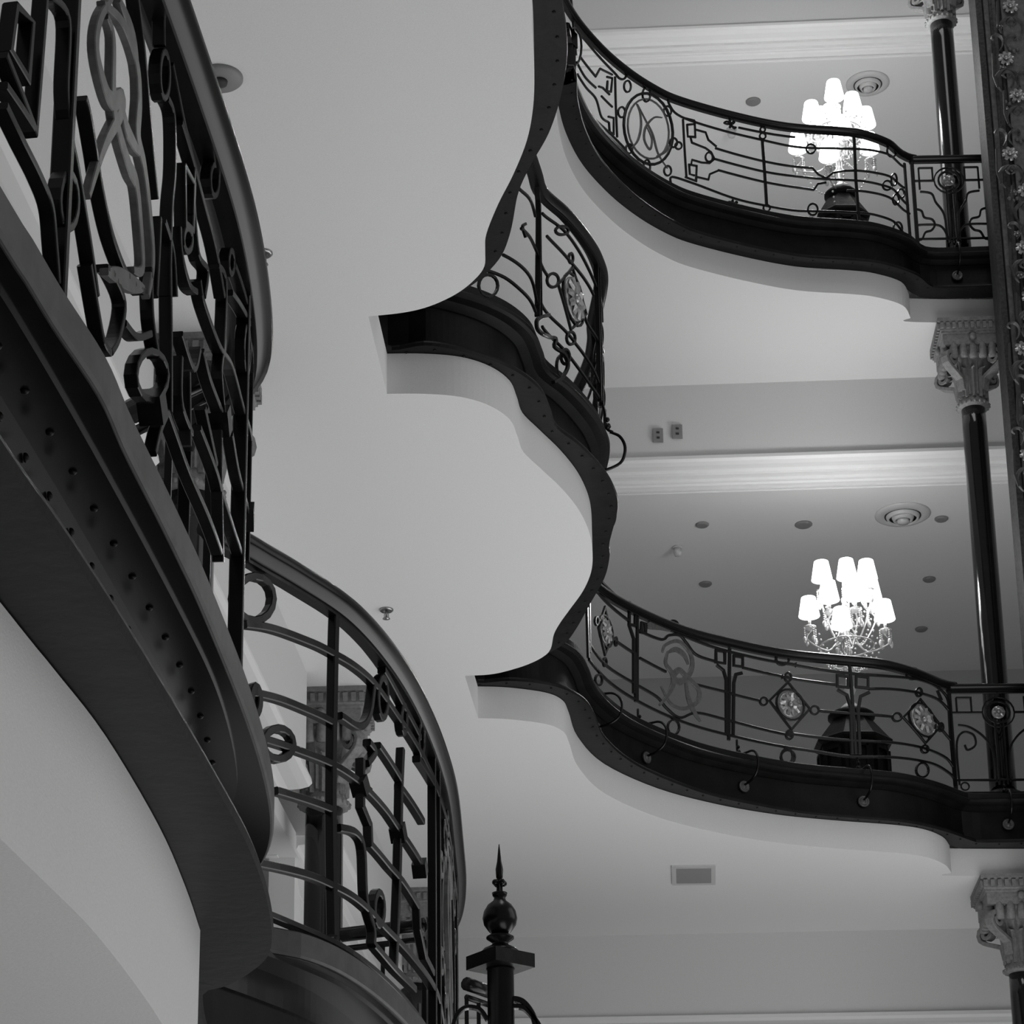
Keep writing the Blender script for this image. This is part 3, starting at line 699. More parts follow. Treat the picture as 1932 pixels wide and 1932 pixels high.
for L in [zc([(1200, 880), (1205, 1000), (1150, 995), (1145, 910), (1195, 905)]), zc([(1205, 945), (1280, 965), (1300, 1020), (1360, 1070)]),
          zc([(1170, 1000), (1180, 1040), (1280, 1080), (1320, 1110), (1345, 1160), (1310, 1190), (1250, 1185), (1180, 1165), (1175, 1200)]),
          zc([(1130, 1290), (1210, 1320), (1215, 1210), (1160, 1200), (1165, 1270), (1200, 1280)]), zc([(1215, 1290), (1300, 1310), (1310, 1270), (1370, 1245)]),
          zc([(480, 555), (510, 500), (570, 530), (600, 545)]), zc([(560, 560), (600, 570), (590, 670), (560, 660), (565, 590)]), zc([(500, 630), (530, 640), (580, 690)]),
          zc([(570, 850), (610, 860), (610, 980), (580, 960), (575, 890)]), zc([(520, 700), (600, 780)]),
          zd([(390, 1225), (430, 1270), (490, 1300)]), zd([(400, 1385), (430, 1340), (490, 1330)]), zd([(490, 1300), (540, 1260), (620, 1245)])]:
    R.bar(L, sm=False, w=.014)
for L in [zc([(1692, 1010), (1710, 1250), (1725, 1500)]), zd([(692, 980), (705, 1300), (725, 1560), (735, 1660)]), zd([(1060, 1190), (1075, 1400), (1105, 1770)]), zc([(300, 0), (335, 400)])]:
    R.bar(L, name='post', sm=False, w=.024)
q = R.px(zc([(862, 940), (680, 940), (1045, 1000), (800, 675), (930, 1205)]))
n = 28; pts = []
for k in range(n):      # leaning oval on the photo's ellipse
    a = 2 * PI * k / n; x, y = 175 * math.cos(a), 262 * math.sin(a); ph = -.18
    pts.append((862 + x * math.cos(ph) - y * math.sin(ph), 940 + x * math.sin(ph) + y * math.cos(ph)))
qq = R.px(zc(pts)); Q = [R.pos(p) for p in qq]; mb = MB(); mb.sweep([p for p, _ in Q], [m_ for _, m_ in Q], rect(.02, .018), closed=True); md = mb.obj('medallion', 'iron', R.t)
pts2 = [(862 + (x - 862) * .84, 940 + (y - 940) * .84) for x, y in pts]
Q = [R.pos(p) for p in R.px(zc(pts2))]; mb = MB(); mb.sweep([p for p, _ in Q], [m_ for _, m_ in Q], rect(.014, .012), closed=True); mb.obj('inner_ring', 'bronze', R.t)
R.mono([zc([(770, 750), (800, 830), (805, 930), (780, 1030), (730, 1085)]), zc([(780, 760), (840, 880), (890, 980), (930, 1120), (1000, 1230)]),
        zc([(960, 860), (900, 860), (840, 930), (830, 1020), (870, 1090), (885, 1020), (850, 930)]), zc([(1010, 1060), (980, 1110), (920, 1140)])], w=.022, d=.01)
for zf, (x, y, a, b) in ((zc, (710, 630, 25, 42)), (zc, (848, 690, 28, 52)), (zc, (1002, 810, 28, 36)), (zc, (668, 818, 26, 38)), (zc, (1045, 1040, 28, 34)), (zc, (1082, 1062, 24, 26)), (zc, (722, 1085, 24, 34)),
                         (zc, (852, 1215, 24, 50)), (zc, (1003, 1245, 26, 36)), (zc, (1305, 1145, 26, 34)), (zc, (1696, 992, 22, 22)), (zc, (1696, 945, 18, 18)), (zc, (1725, 1517, 24, 24)), (zc, (1727, 1560, 20, 20)),
                         (zc, (320, 340, 55, 140)), (zd, (392, 1527, 36, 42)), (zd, (970, 1100, 36, 44)), (zd, (1012, 1665, 32, 46)), (zd, (935, 1352, 34, 34)), (zd, (985, 1310, 20, 44)), (zd, (1035, 1412, 24, 34)), (zd, (998, 1455, 22, 38)),
                         (zd, (378, 1085, 34, 34))):
    u, v = zf([(x, y)])[0]; R.ring(u, v, a / 3.864, b / 3.864, w=.013)
for (x, y) in ((1460, 905), (1480, 1490)):       # small iron leaves at the ends of the short bars
    for dx, dy in ((-45, -15), (-10, -28), (30, -15), (40, 35), (-5, 28)):
        R.bar(zc([(x, y), (x + dx * .6 + 4, y + dy - 4), (x + dx, y + dy * .7), (x + dx * .5, y + dy * .4 + 6), (x, y)]), name='leaf', w=.012)
R.sz('base_bar', [(R.lo, ZT + .02), (R.hi, ZT + .02)], w=.012, d=.02)

# ------------------------------------------------------------------ beams, mouldings, inner ceilings, walls
def prism(name, P, z0, z1, m, label=None, parent=None):
    if ccw_area(P) < 0: P = P[::-1]
    n = len(P); v = [(x, y, z0) for x, y in P] + [(x, y, z1) for x, y in P]
    f = [tuple(range(n - 1, -1, -1)), tuple(range(n, 2 * n))] + [(i, (i + 1) % n, (i + 1) % n + n, i + n) for i in range(n)]
    o = mesh_obj(name, v, f, m, parent)
    if not parent: struct(o, label)
    return o
def cornice(name, a, b, z, m, label, sgn=1, wd=.34):
    # moulding under a beam: a-b is the room side line, profile runs back (sgn: side) and steps
    a, b = Vector(a), Vector(b); t = (b - a).normalized(); n = Vector((-t[1], t[0])) * sgn
    prof = [(-.035, .05), (-.04, .02), (-.02, .0), (.03, -.012), (.10, -.015), (.13, -.03), (.135, -.05), (.19, -.055), (.20, -.075), (.215, -.08), (.235, -.075), (.25, -.09), (.31, -.10), (.325, -.115), (wd, -.115), (wd, .05)]
    v = []
    for p in (a, b):
        for o, h in prof: v.append((p[0] + n[0] * o, p[1] + n[1] * o, z + h))
    k = len(prof); f = [(i, (i + 1) % k, (i + 1) % k + k, i + k) for i in range(k)] + [tuple(range(k - 1, -1, -1)), tuple(range(k, 2 * k))]
    o = mesh_obj(name, v, f, m); fix_normals(o); return struct(o, label)
names = {0: 'lower', 1: 'middle', 2: 'top'}
tops = {0: ZM, 1: ZT, 2: ZU}
for k in (0, 1, 2):
    zt = tops[k]; x0, x1 = -.05 if k == 0 else -7, 7.2
    P = [(x0, yb(k, x0)), (x1, yb(k, x1)), (x1, yb(k, x1) + .35), (x0, yb(k, x0) + .35)]
    prism('wall_back', P, zt + BB, zt + SO + .002 if k < 2 else zt, 'wall', 'grey painted beam face above the %s gallery cornice' % names[k])
    cornice('trim_1', (x0, yb(k, x0)), (x1, yb(k, x1)), zt + BB, 'trim', 'white stepped cornice moulding, %s storey' % names[k], 1)
    prism('ceiling', [(x0, yb(k, x0) + .3), (x1, yb(k, x1) + .3), (x1, 31), (x0, 31)], zt + BB - .11, zt + BB + .02, 'plaster', 'recessed plaster ceiling behind the %s cornice' % names[k])
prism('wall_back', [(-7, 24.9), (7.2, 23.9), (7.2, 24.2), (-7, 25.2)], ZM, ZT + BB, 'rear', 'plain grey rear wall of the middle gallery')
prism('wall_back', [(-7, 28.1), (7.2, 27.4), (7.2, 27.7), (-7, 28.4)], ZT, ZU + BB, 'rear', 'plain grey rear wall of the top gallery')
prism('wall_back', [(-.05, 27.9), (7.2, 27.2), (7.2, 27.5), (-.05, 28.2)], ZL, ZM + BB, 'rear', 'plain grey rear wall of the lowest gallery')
prism('wall_right', [(7.2, 15), (7.5, 15), (7.5, 31), (7.2, 31)], 0, 17.5, 'wall', 'grey right side wall')
# left side beam running away along the column line, lowest storey
def lx(y): return -.60 + .125 * (y - 14.6)
for ya, yc in ((2, 10.42), (11.2, 14.6), (15.5, 20.05)):
    prism('wall_left', [(lx(ya), ya), (lx(yc), yc), (lx(yc) - .34, yc), (lx(ya) - .34, ya)], ZM + BB, ZM + SO + .002, 'wall', 'grey beam face running away over the left hand columns')
    cornice('trim_1', (lx(ya) + .0, ya), (lx(yc) + .0, yc), ZM + BB, 'trim', 'bright stepped cornice running away along the left beam', 1, .40)
prism('ceiling', [(lx(2) - .2, 2), (lx(20) - .2, 20.05), (-7, 20.05), (-7, 2)], ZM + BB - .11, ZM + BB + .02, 'plaster', 'recessed plaster ceiling left of the column line')
prism('wall_left', [(-3.0, 2), (-2.8, 2), (-2.1, 20), (-2.3, 20)], ZL, ZM + BB, 'wall', 'plain grey wall left of the columns')
prism('wall_back', [(-7, 17.5), (-.62, 17.3), (-.62, 17.6), (-7, 17.8)], ZL, ZM + BB, 'wall', 'grey cross wall seen left of the marble column')
prism('trim_2', [(-.86, 15.6), (-.70, 15.6), (-.70, 17.4), (-.86, 17.4)], ZL, ZM + BB - .1, 'trim', 'bright upright pilaster strip left of the marble column')
cornice('trim_3', (-3, 17.3), (-.62, 17.25), ZM - 2.0, 'trim', 'white moulding across the wall left of the marble column', 1, .3)
# ground
prism('floor', [(-12, -8), (12, -8), (12, 32), (-12, 32)], -.1, 0, 'floor', 'pale stone ground floor of the hall')

# ------------------------------------------------------------------ columns
def column(x, y, zb, zt, label, r=.095, hw=.25, yaw=-.07, group=None, base=True):
    t = thing('column', label, 'column', (x, y, zb), group)
    cy, sy = math.cos(yaw), math.sin(yaw); ux, uy = Vector((cy, sy, 0)), Vector((-sy, cy, 0)); up = Vector((0, 0, 1))
    c = Vector((x, y, 0)); zc = zt - .66
    mb = MB(); mb.lathe([(r * 1.06, zb + .12), (r * 1.06, zb + .3), (r, zc - .2), (r * .98, zc)], c, 28); mb.obj('shaft', 'shaft', t, True)
    mb = MB(); mb.lathe([(r * 1.9, zb), (r * 1.9, zb + .05), (r * 1.6, zb + .07), (r * 1.5, zb + .10), (r * 1.15, zb + .12)], c, 24); mb.obj('base', 'wood', t, True)
    # capital: necking, bell, leaves, volutes, abacus
    mb = MB(); mb.lathe([(r * 1.0, zc - .03), (r * 1.3, zc - .02), (r * 1.35, zc), (r * 1.15, zc + .025), (r * 1.1, zc + .05), (r * 1.15, zc + .2), (r * 1.5, zc + .34), (hw * .85, zc + .42), (hw * .85, zc + .45)], c, 28)
    bell = mb.obj('capital', 'stone', t, True)
    for k in range(20):
        a = 2 * PI * k / 20; mb = MB(); mb.ball(c + ux * r * 1.32 * math.cos(a) + uy * r * 1.32 * math.sin(a) + up * (zc - .005), .014, 6, 4); mb.obj('bead', 'stone', bell, True)
    def leaf(a, z0, h, r0, out, wd, parent):
        d = ux * math.cos(a) + uy * math.sin(a); s = ux * -math.sin(a) + uy * math.cos(a); P = []
        for i in range(7):
            q = i / 6; rr = r0 + out * q ** 2.2 + (.01 if i == 6 else 0); zz = z0 + h * math.sin(q * PI * .58) / math.sin(PI * .5)
            P.append((c + d * rr + up * zz, wd * (1 - .5 * q ** 3) * (.55 + .45 * math.sin(q * PI))))
        mb = MB(); v = []
        for p, ww in P: v += [p - s * ww, p - s * ww * .5 + d * .012, p + d * .022, p + s * ww * .5 + d * .012, p + s * ww, p - d * .012]
        f = [(i * 6 + j, i * 6 + (j + 1) % 6, (i + 1) * 6 + (j + 1) % 6, (i + 1) * 6 + j) for i in range(6) for j in range(6)] + [(0, 1, 2, 3, 4, 5), tuple(range(36, 42))[::-1]]
        mb.add(v, f); o = mb.obj('leaf', 'stone', parent); fix_normals(o)
    for k in range(12): leaf(2 * PI * k / 12, zc + .04, .24, r * 1.12, .05, .03, bell)
    for k in range(12): leaf(2 * PI * (k + .5) / 12, zc + .06, .33, r * 1.1, .085, .028, bell)
    for sx in (-1, 1):
        for sy_ in (-1, 1):
            d = (ux * sx + uy * sy_).normalized(); s = Vector((-d[1], d[0], 0)); P = []
            for i in range(15):
                q = i / 14; a = -PI * .4 + q * PI * 2.6; rad = .075 * (1 - q * .72)
                P.append(c + d * (hw * 1.02 + rad * math.cos(a)) + up * (zc + .335 + rad * math.sin(a)))
            P = [c + d * r * 1.3 + up * (zc + .1), c + d * (r * 1.5) + up * (zc + .2)] + P
            mb = MB(); mb.sweep(P, [s] * len(P), rect(.03, .07)); mb.obj('volute', 'stone', bell)
    mb = MB()
    prof = [(hw * .92, .44), (hw * .92, .53), (hw * .97, .535), (hw * .97, .55), (hw * 1.0, .56), (hw * 1.0, .62), (hw * 1.07, .63), (hw * 1.07, .66)]
    v = [c + ux * (a * w_) + uy * (b * w_) + up * (zc + h) for w_, h in prof for a, b in ((-1, -1), (1, -1), (1, 1), (-1, 1))]
    f = [(i * 4 + j, i * 4 + (j + 1) % 4, (i + 1) * 4 + (j + 1) % 4, (i + 1) * 4 + j) for i in range(len(prof) - 1) for j in range(4)] + [(3, 2, 1, 0), tuple(range(len(v) - 4, len(v)))]
    mb.add(v, f); ab = mb.obj('abacus', 'stone', t)
    for sd in range(4):
        A = (ux, uy, -1 * ux, -1 * uy)[sd]; B = (uy, -1 * ux, -1 * uy, ux)[sd]
        for k in range(11):
            mb = MB(); mb.box(c + A * hw * 1.03 + B * (hw * 1.9 * (k / 10 - .5)) + up * (zc + .592), (.014, hw * .055, .024), A, B, up); mb.obj('dentil', 'stone', ab)
        for k in range(5):
            mb = MB(); mb.lathe([(.001, 0), (hw * .13, .005), (hw * .13, .12), (.02, .13)], c + A * (hw * .82) + B * (hw * 1.2 * (k / 4 - .5)) + up * (zc + .33), 8); mb.obj('flute', 'stone', bell, True)
        mb = MB(); mb.ball(c + A * hw * .97 + up * (zc + .5), .03, 8, 5); mb.obj('boss', 'stone', ab, True)
    return t
xr = 4.49
column(xr, 18.86, ZM, ZT + SO, 'black marble column with pale leafy capital standing in the middle gallery at right')
column(xr, 18.92, ZT, at_y(1777, 42, 18.92)[2] + .66, 'black marble column of the top gallery behind the straight railing panel', hw=.22)
column(xr + .02, 18.82, ZL, ZM + SO, 'black marble column rising at the lower right corner to a grey capital', hw=.27)
column(-.505, 15.1, ZL, ZM + SO, 'thick black column with leafy capital behind the lower left railing', r=.115, hw=.26)
column(-.98, 10.8, ZL, ZM + SO, 'column whose fluted capital shows through the foreground railing', r=.115, hw=.26)
column(.05, 19.15, ZL, ZM + SO, 'distant column with capital glimpsed low between the bars of the lower left railing', r=.11, hw=.25)

# ------------------------------------------------------------------ carved iron post at the right edge
yP = 18.15
pa = at_y(1846, 60, yP)[0]; pb = pa + .62
t = thing('carved_post', 'tall carved dark post with pale flowers at the right edge', 'post', ((pa + pb) / 2, yP + .2, ZM - 1))
zp0, zp1 = at_y(1925, 1330, yP)[2] - 3.0, 18.2
mb = MB(); mb.box(((pa + pb) / 2 + .06, yP + .24, (zp0 + zp1) / 2), ((pb - pa) / 2 - .02, .16, (zp1 - zp0) / 2)); core = mb.obj('core', 'post', t)
def slat(x, wd, y0, d, name, m='flange'):
    mb = MB(); mb.box((x, y0 + d / 2, (zp0 + zp1) / 2), (wd / 2, d / 2, (zp1 - zp0) / 2)); return mb.obj(name, m, t)
slat(pa + .045, .05, yP + .10, .22, 'flange'); slat(pa + .13, .025, yP + .06, .12, 'moulding'); slat(pa + .185, .02, yP + .03, .08, 'moulding'); slat(pa + .40, .40, yP, .1, 'panel', 'post')
def flower(x, z, r, y, parent, n=8, m='rosette'):
    c = Vector((x, y, z)); root = None
    for k in range(n):
        a = 2 * PI * k / n + .2; d = Vector((math.cos(a), 0, math.sin(a))); s = Vector((-math.sin(a), 0, math.cos(a))); o = Vector((0, -1, 0))
        mb = MB(); mb.add([c + d * r * .2, c + d * r * .6 + s * r * .28 + o * .02, c + d * r + s * r * .2 + o * .008, c + d * r * 1.05 + o * .014, c + d * r - s * r * .2 + o * .008, c + d * r * .6 - s * r * .28 + o * .02, c + d * r * .6 + o * .006, c + d * r * .5 - o * .02],
                          [(0, 1, 6), (1, 2, 6), (2, 3, 6), (3, 4, 6), (4, 5, 6), (5, 0, 6), (1, 0, 7), (2, 1, 7), (3, 2, 7), (4, 3, 7), (5, 4, 7), (0, 5, 7)])
        if root is None: root = mb.obj('flower', m, parent)
        else: mb.obj('petal', m, root)
    mb = MB(); mb.ball(c + Vector((0, -.018, 0)), r * .28, 8, 6); mb.obj('flower_centre', m, root, True)
def scroll_leaf(x, z, s, y, parent, mir=1):
    P = [(0, 0), (.03, .05), (.035, .12), (.0, .17), (-.05, .175), (-.075, .14), (-.05, .115)]
    q = smooth([(x + mir * a * s, z + b * s) for a, b in P], 4); mb = MB(); n = len(q)
    V = []; 
    for i, (a, b) in enumerate(q):
        k = .35 + .65 * math.sin(PI * i / (n - 1)); a2, b2 = q[min(i + 1, n - 1)]; a1, b1 = q[max(i - 1, 0)]
        tl = math.hypot(a2 - a1, b2 - b1) or 1; sx, sz = -(b2 - b1) / tl, (a2 - a1) / tl; ww = .014 * s * k
        V += [(a + sx * ww, y, b + sz * ww), (a, y - .03 * k, b), (a - sx * ww, y, b - sz * ww)]
    f = [(i * 3 + j, i * 3 + (j + 1) % 3, (i + 1) * 3 + (j + 1) % 3, (i + 1) * 3 + j) for i in range(n - 1) for j in range(3)] + [(0, 1, 2), (n * 3 - 1, n * 3 - 2, n * 3 - 3)]
    mb.add(V, f); o = mb.obj('leaf', 'post', parent); fix_normals(o)
for (u, v) in [(1905, 15), (1897, 113), (1918, 183), (1904, 293), (1934, 362), (1930, 470), (1942, 565), (1929, 660), (1944, 760), (1938, 860)]:
    x, y, z = at_y(u, v, yP); flower(x, z, .062, yP - .012, t)
    for mir in (-1, 1):
        scroll_leaf(x + mir * .05, z - .30, 1.1, yP, t, mir); scroll_leaf(x - mir * .04, z + .09, .8, yP, t, mir)
    mb = MB(); mb.sweep([(x - .10, yP - .012, z + .05), (x - .11, yP - .012, z - .16), (x - .085, yP - .012, z - .26)], [(0, 1, 0)] * 3, rect(.016, .02)); mb.obj('stem', 'slot', t)
    for k in range(3):
        mb = MB(); mb.ball((x - .03 + .03 * k, yP - .01, z - .40 - .02 * (k % 2)), .016, 7, 5); mb.obj('berry', 'post', t, True)
for v in range(60, 1260, 78):
    x, y, z = at_y(1843 + (v - 60) * .072 + 8, v, yP + .06); flower(pa + .17, z, .028, yP - .0, t, 6)

# ------------------------------------------------------------------ candelabra lamps on pedestals
def lamp(label, cx, y, zf, ucx, spots, v_top, v_ped, v_foot, plabel, pw=.27):
    zp = at_y(ucx, v_ped, y)[2]      # top of the pedestal
    p = thing('pedestal', plabel, 'pedestal', (cx, y, zf))
    h = zp - zf
    def octo(r, z): return [(cx + r * math.cos(PI / 8 + PI / 4 * k), y + r * math.sin(PI / 8 + PI / 4 * k), z) for k in range(8)]
    def frus(name, prof, m='wood', par=p):
        v = [q for r, z in prof for q in octo(r, z)]; n = len(prof)
        f = [(i * 8 + j, i * 8 + (j + 1) % 8, (i + 1) * 8 + (j + 1) % 8, (i + 1) * 8 + j) for i in range(n - 1) for j in range(8)] + [tuple(range(7, -1, -1)), tuple(range((n - 1) * 8, n * 8))]
        return mesh_obj(name, v, f, m, par)
    frus('body', [(pw * 1.02, zf), (pw * 1.02, zf + .06), (pw * .97, zf + .08), (pw * .92, zp - .30)])
    frus('cornice', [(pw * .95, zp - .30), (pw * 1.06, zp - .28), (pw * 1.06, zp - .26), (pw * .98, zp - .24)])
    frus('roof', [(pw * .98, zp - .24), (pw * .55, zp - .08), (pw * .5, zp - .07)])
    mb = MB(); mb.lathe([(pw * .5, zp - .08), (pw * .62, zp - .05), (pw * .62, zp - .025), (pw * .5, zp)], (cx, y, 0), 24); mb.obj('top', 'wood', p, True)
    for k in range(8):
        a = PI / 4 * k; d = Vector((math.cos(a), math.sin(a), 0)); s = Vector((-d[1], d[0], 0)); zc = (zf + zp - .3) / 2 + .04; hh = (h - .48) / 2
        rr = pw * .965 * math.cos(PI / 8)
        for sg in (-1, 1):
            mb = MB(); mb.box(Vector((cx, y, zc)) + d * rr + s * sg * pw * .22, (.012, .012, hh), d, s); mb.obj('panel_frame', 'wood', p)
            mb = MB(); mb.box(Vector((cx, y, zc)) + d * rr + Vector((0, 0, sg * hh)), (.012, pw * .24, .012), d, s); mb.obj('panel_frame', 'wood', p)
    t = thing('candelabra_lamp', label, 'lamp', (cx, y, zp))
    ztop = at_y(ucx, v_top, y)[2]
    mb = MB(); H = ztop - zp
    mb.lathe([(.09, 0), (.10, .02), (.07, .05), (.035, .08), (.03, .14), (.05, .18), (.03, .22), (.028, .30), (.05, .34), (.022, .38), (.02, .46), (.045, .50), (.02, .54), (.018, H * .7), (.03, H * .72), (.012, H * .76), (.012, H * .9)], (cx, y, zp), 16)
    mb.obj('stem', 'glass', t, True)
    zb = zp + .50
    for (u, v, sgn) in spots:
        # shade foot circle centre: choose depth offset by sgn
        yy = y + sgn; x, _, z = at_y(u, v, yy)
        mb = MB(); zl = z - .075
        mb.lathe([(.080, zl), (.083, zl), (.056, zl + .155), (.053, zl + .155)], (x, yy, 0), 18, ca=True); sh = mb.obj('shade', 'shade', t, True)
        mb = MB(); mb.lathe([(.012, zl - .10), (.012, zl - .01)], (x, yy, 0), 8); mb.lathe([(.012, zl - .13), (.05, zl - .10), (.052, zl - .09), (.02, zl - .10)], (x, yy, 0), 12)
        mb.obj('candle_cup', 'glass', t, True)
        e = Vector((x, yy, zl - .13)); s0 = Vector((cx, y, min(zb + (zl - zb) * .35, zl - .12))); dd = Vector((x - cx, yy - y, 0)); mid = s0 + dd * .55 + Vector((0, 0, -.09)); m2 = e + Vector((0, 0, -.07)) + dd * .08
        P = smooth([s0, s0 + dd * .25 + Vector((0, 0, -.02)), mid, m2, e], 5); nn = Vector((-dd[1], dd[0], .001))
        mb = MB(); mb.sweep(P, [nn] * len(P), circ(.007, 6)); mb.obj('arm', 'glass', t, True)
        for k in range(4):        # drops under the cup
            a = PI / 2 * k + .4; q = e + Vector((.05 * math.cos(a), .05 * math.sin(a), .02)); mb = MB()
            for i in range(4): mb.ball(q + Vector((0, 0, -.018 * i)), .008, 6, 4)
            mb.ball(q + Vector((0, 0, -.095)), .017, 6, 5, 1.8); mb.obj('crystal_drop', 'crystal', t, True)['kind'] = 'stuff'
        # swag of beads back to the stem
        mb = MB(); f0 = Vector((cx, y, zl - .30))
        for i in range(16):
            q = i / 15; r_ = e.lerp(f0, q) + Vector((0, 0, -.20 * math.sin(PI * q))); mb.ball(r_, .0095, 6, 4)
        mb.obj('bead_string', 'crystal', t, True)['kind'] = 'stuff'
    for k in range(9):
        a = 2 * PI * k / 9; mb = MB(); A = Vector((cx + .24 * math.cos(a), y + .24 * math.sin(a), zp + .62)); B = Vector((cx + .05 * math.cos(a), y + .05 * math.sin(a), zp + .36))
        for i in range(14):
            q = i / 13; mb.ball(A.lerp(B, q) + Vector((0, 0, -.10 * math.sin(PI * q))), .009, 6, 4)
        mb.obj('bead_string', 'crystal', t, True)['kind'] = 'stuff'
    n = 28; rr = .21; zr = zp + .55; mb = MB(); P = [(cx + rr * math.cos(2 * PI * k / n), y + rr * math.sin(2 * PI * k / n), zr) for k in range(n)]
    mb.sweep(P, [(0, 0, 1)] * n, circ(.006, 6), closed=True); mb.obj('hoop', 'glass', t, True)
    return t
yl = 19.0
lamp('glowing crystal candelabra with nine white shades in the middle gallery', at_y(1603, 1300, yl)[0], yl, ZM, 1603,
     [(1550, 1078, .06), (1597, 1074, .18), (1635, 1076, .05), (1563, 1116, -.12), (1612, 1112, .0), (1643, 1112, .12), (1526, 1146, .0), (1587, 1166, -.28), (1668, 1152, .02)],
     1070, 1345, 1465, 'dark octagonal wooden pedestal under the middle gallery lamp', .29)
yl = 19.1
lamp('dazzling crystal candelabra with stacked white shades in the top gallery', at_y(1582, 300, yl)[0], yl, ZT, 1582,
     [(1573, 170, .02), (1608, 194, .05), (1531, 210, .06), (1547, 222, -.05), (1633, 222, .05), (1590, 238, -.16), (1505, 268, .0), (1640, 270, .05), (1563, 284, -.25), (1566, 216, .1)],
     165, 362, 425, 'dark wooden pedestal behind the upper gallery railing', .22)
def bulb(x, y, z, e, r=.12):
    l = bpy.data.lights.new('lamp_light', 'POINT'); l.energy = e; l.shadow_soft_size = r
    o = bpy.data.objects.new('lamp_light', l); COL.objects.link(o); o.location = (x, y, z)
x, y, z = at_y(1600, 1120, 18.95); bulb(x, y - .0, z + .35, 40)
x, y, z = at_y(1582, 225, 19.05); bulb(x, y, z + .35, 90)

# ------------------------------------------------------------------ ceiling fittings
def disc(name, label, cat, u, v, z, prof, m, group=None, extra=None):
    x, y, _ = at_z(u, v, z); t = thing(name, label, cat, (x, y, z), group)
    mb = MB(); mb.lathe(prof, (x, y, z), 32); mb.obj('rim', m, t, True)
    if extra: extra(t, x, y, z)
    return t
ZC1 = ZT + BB - .11; ZC2 = ZU + BB - .11; ZS = ZM + SO
def vent(label, u, v, z, r):
    def ex(t, x, y, z):
        for i, q in enumerate((.62, .40)):
            mb = MB(); mb.lathe([(r * q, -.012 - .02 * i), (r * (q - .05), -.045 - .015 * i), (r * (q - .11), -.055 - .012 * i), (r * (q - .13), -.04)], (x, y, z), 32, ca=False); mb.obj('vane', 'fixture', t, True)
        mb = MB(); mb.lathe([(r * .66, -.012), (r * .66, -.022)], (x, y, z), 32); mb.obj('throat', 'slot', t, True)
        mb = MB(); mb.lathe([(r * .22, -.045), (r * .2, -.085), (.01, -.09)], (x, y, z), 24); mb.obj('cone', 'fixture', t, True)
    disc('air_diffuser', label, 'vent', u, v, z, [(r, 0), (r, -.008), (r * .92, -.02), (r * .7, -.028), (r * .66, -.018)], 'fixture', None, ex)
vent('round air vent in the middle gallery ceiling above the lamp', 1703, 970, ZC1, .235)
vent('round air vent in the top gallery ceiling beside the blazing lamp', 1637, 157, ZC2, .20)
def spot(label, u, v, z, r=.075):
    def ex(t, x, y, z):
        mb = MB(); mb.lathe([(r * .62, -.014), (r * .5, -.004), (r * .2, -.004)], (x, y, z), 18); mb.obj('lens', 'chrome', t, True)
    disc('downlight', label, 'downlight', u, v, z, [(r, 0), (r, -.008), (r * .8, -.02), (r * .62, -.018)], 'plate', 'recessed downlights of the inner ceilings', ex)
for u, v, l in ((1325, 989, 'small recessed downlight leftmost in the row level with the vent'), (1516, 989, 'larger recessed downlight directly above the middle gallery lamp'), (1776, 978, 'recessed downlight just right of the middle gallery vent'),
                (1331, 1101, 'recessed downlight low at left, just above the curving handrail'), (1753, 1092, 'recessed downlight right of the lamp shades, upper of two'), (1738, 1186, 'recessed downlight right of the lamp, nearest the column foot')):
    spot(l, u, v, ZC1, .075 if u == 1516 else .058)
spot('recessed downlight in the top gallery ceiling left of the lamp', 1421, 191, ZC2, .07)
def pend(label, u, v, z, m='fixture', s=1.0):
    def ex(t, x, y, z):
        mb = MB(); mb.lathe([(.03 * s, -.012), (.042 * s, -.05), (.03 * s, -.085), (.01, -.09)], (x, y, z), 16); mb.obj('dome', m, t, True)
    disc('sensor', label, 'sensor', u, v, z, [(.05 * s, 0), (.05 * s, -.012), (.035 * s, -.016)], m, None, ex)
pend('small white dome sensor on the middle gallery ceiling', 1278, 1032, ZC1, 'fixture', .9)
pend('small white dome sensor behind the upper gallery railing', 1380, 244, ZC2, 'fixture', 1.0)
def sprinkler(label, u, v, z, s=1.0):
    def ex(t, x, y, z):
        for k in (0, 1):
            mb = MB(); mb.box((x + (k - .5) * .022 * s, y, z - .03 * s), (.003, .004, .02 * s)); mb.obj('frame_arm', 'chrome', t)
        mb = MB(); mb.lathe([(.007, -.005), (.006, -.05 * s)], (x, y, z), 8); mb.obj('stem', 'chrome', t, True)
        mb = MB(); mb.lathe([(.020 * s, -.052 * s), (.022 * s, -.057 * s), (.006, -.062 * s)], (x, y, z), 12); mb.obj('deflector', 'chrome', t, True)
    disc('sprinkler', label, 'sprinkler', u, v, z, [(.040 * s, 0), (.040 * s, -.005), (.032 * s, -.012), (.018 * s, -.006), (.014 * s, -.004)], 'chrome', None, ex)
sprinkler('chrome sprinkler head on the plaster right of the foreground handrail end', 497, 477, ZS, 1.0)
sprinkler('dark sprinkler head on the plaster above the lower handrail', 729, 1150, ZS, 1.0)
def ex(t, x, y, z):
    mb = MB(); mb.lathe([(.03, -.018), (.028, -.03), (.012, -.034)], (x, y, z), 18); mb.obj('sensor', 'slot', t, True)
    for k in range(3):
        mb = MB(); mb.ball((x - .02 + .012 * k, y - .055 + .003 * k, z - .012), .0035, 6, 4); mb.obj('led', 'rosette', t)
disc('smoke_detector', 'large round perforated disc fitting high on the plaster beside the handrail', 'detector', 415, 146, ZS, [(.088, 0), (.088, -.008), (.08, -.016), (.02, -.018)], 'plate', None, ex)
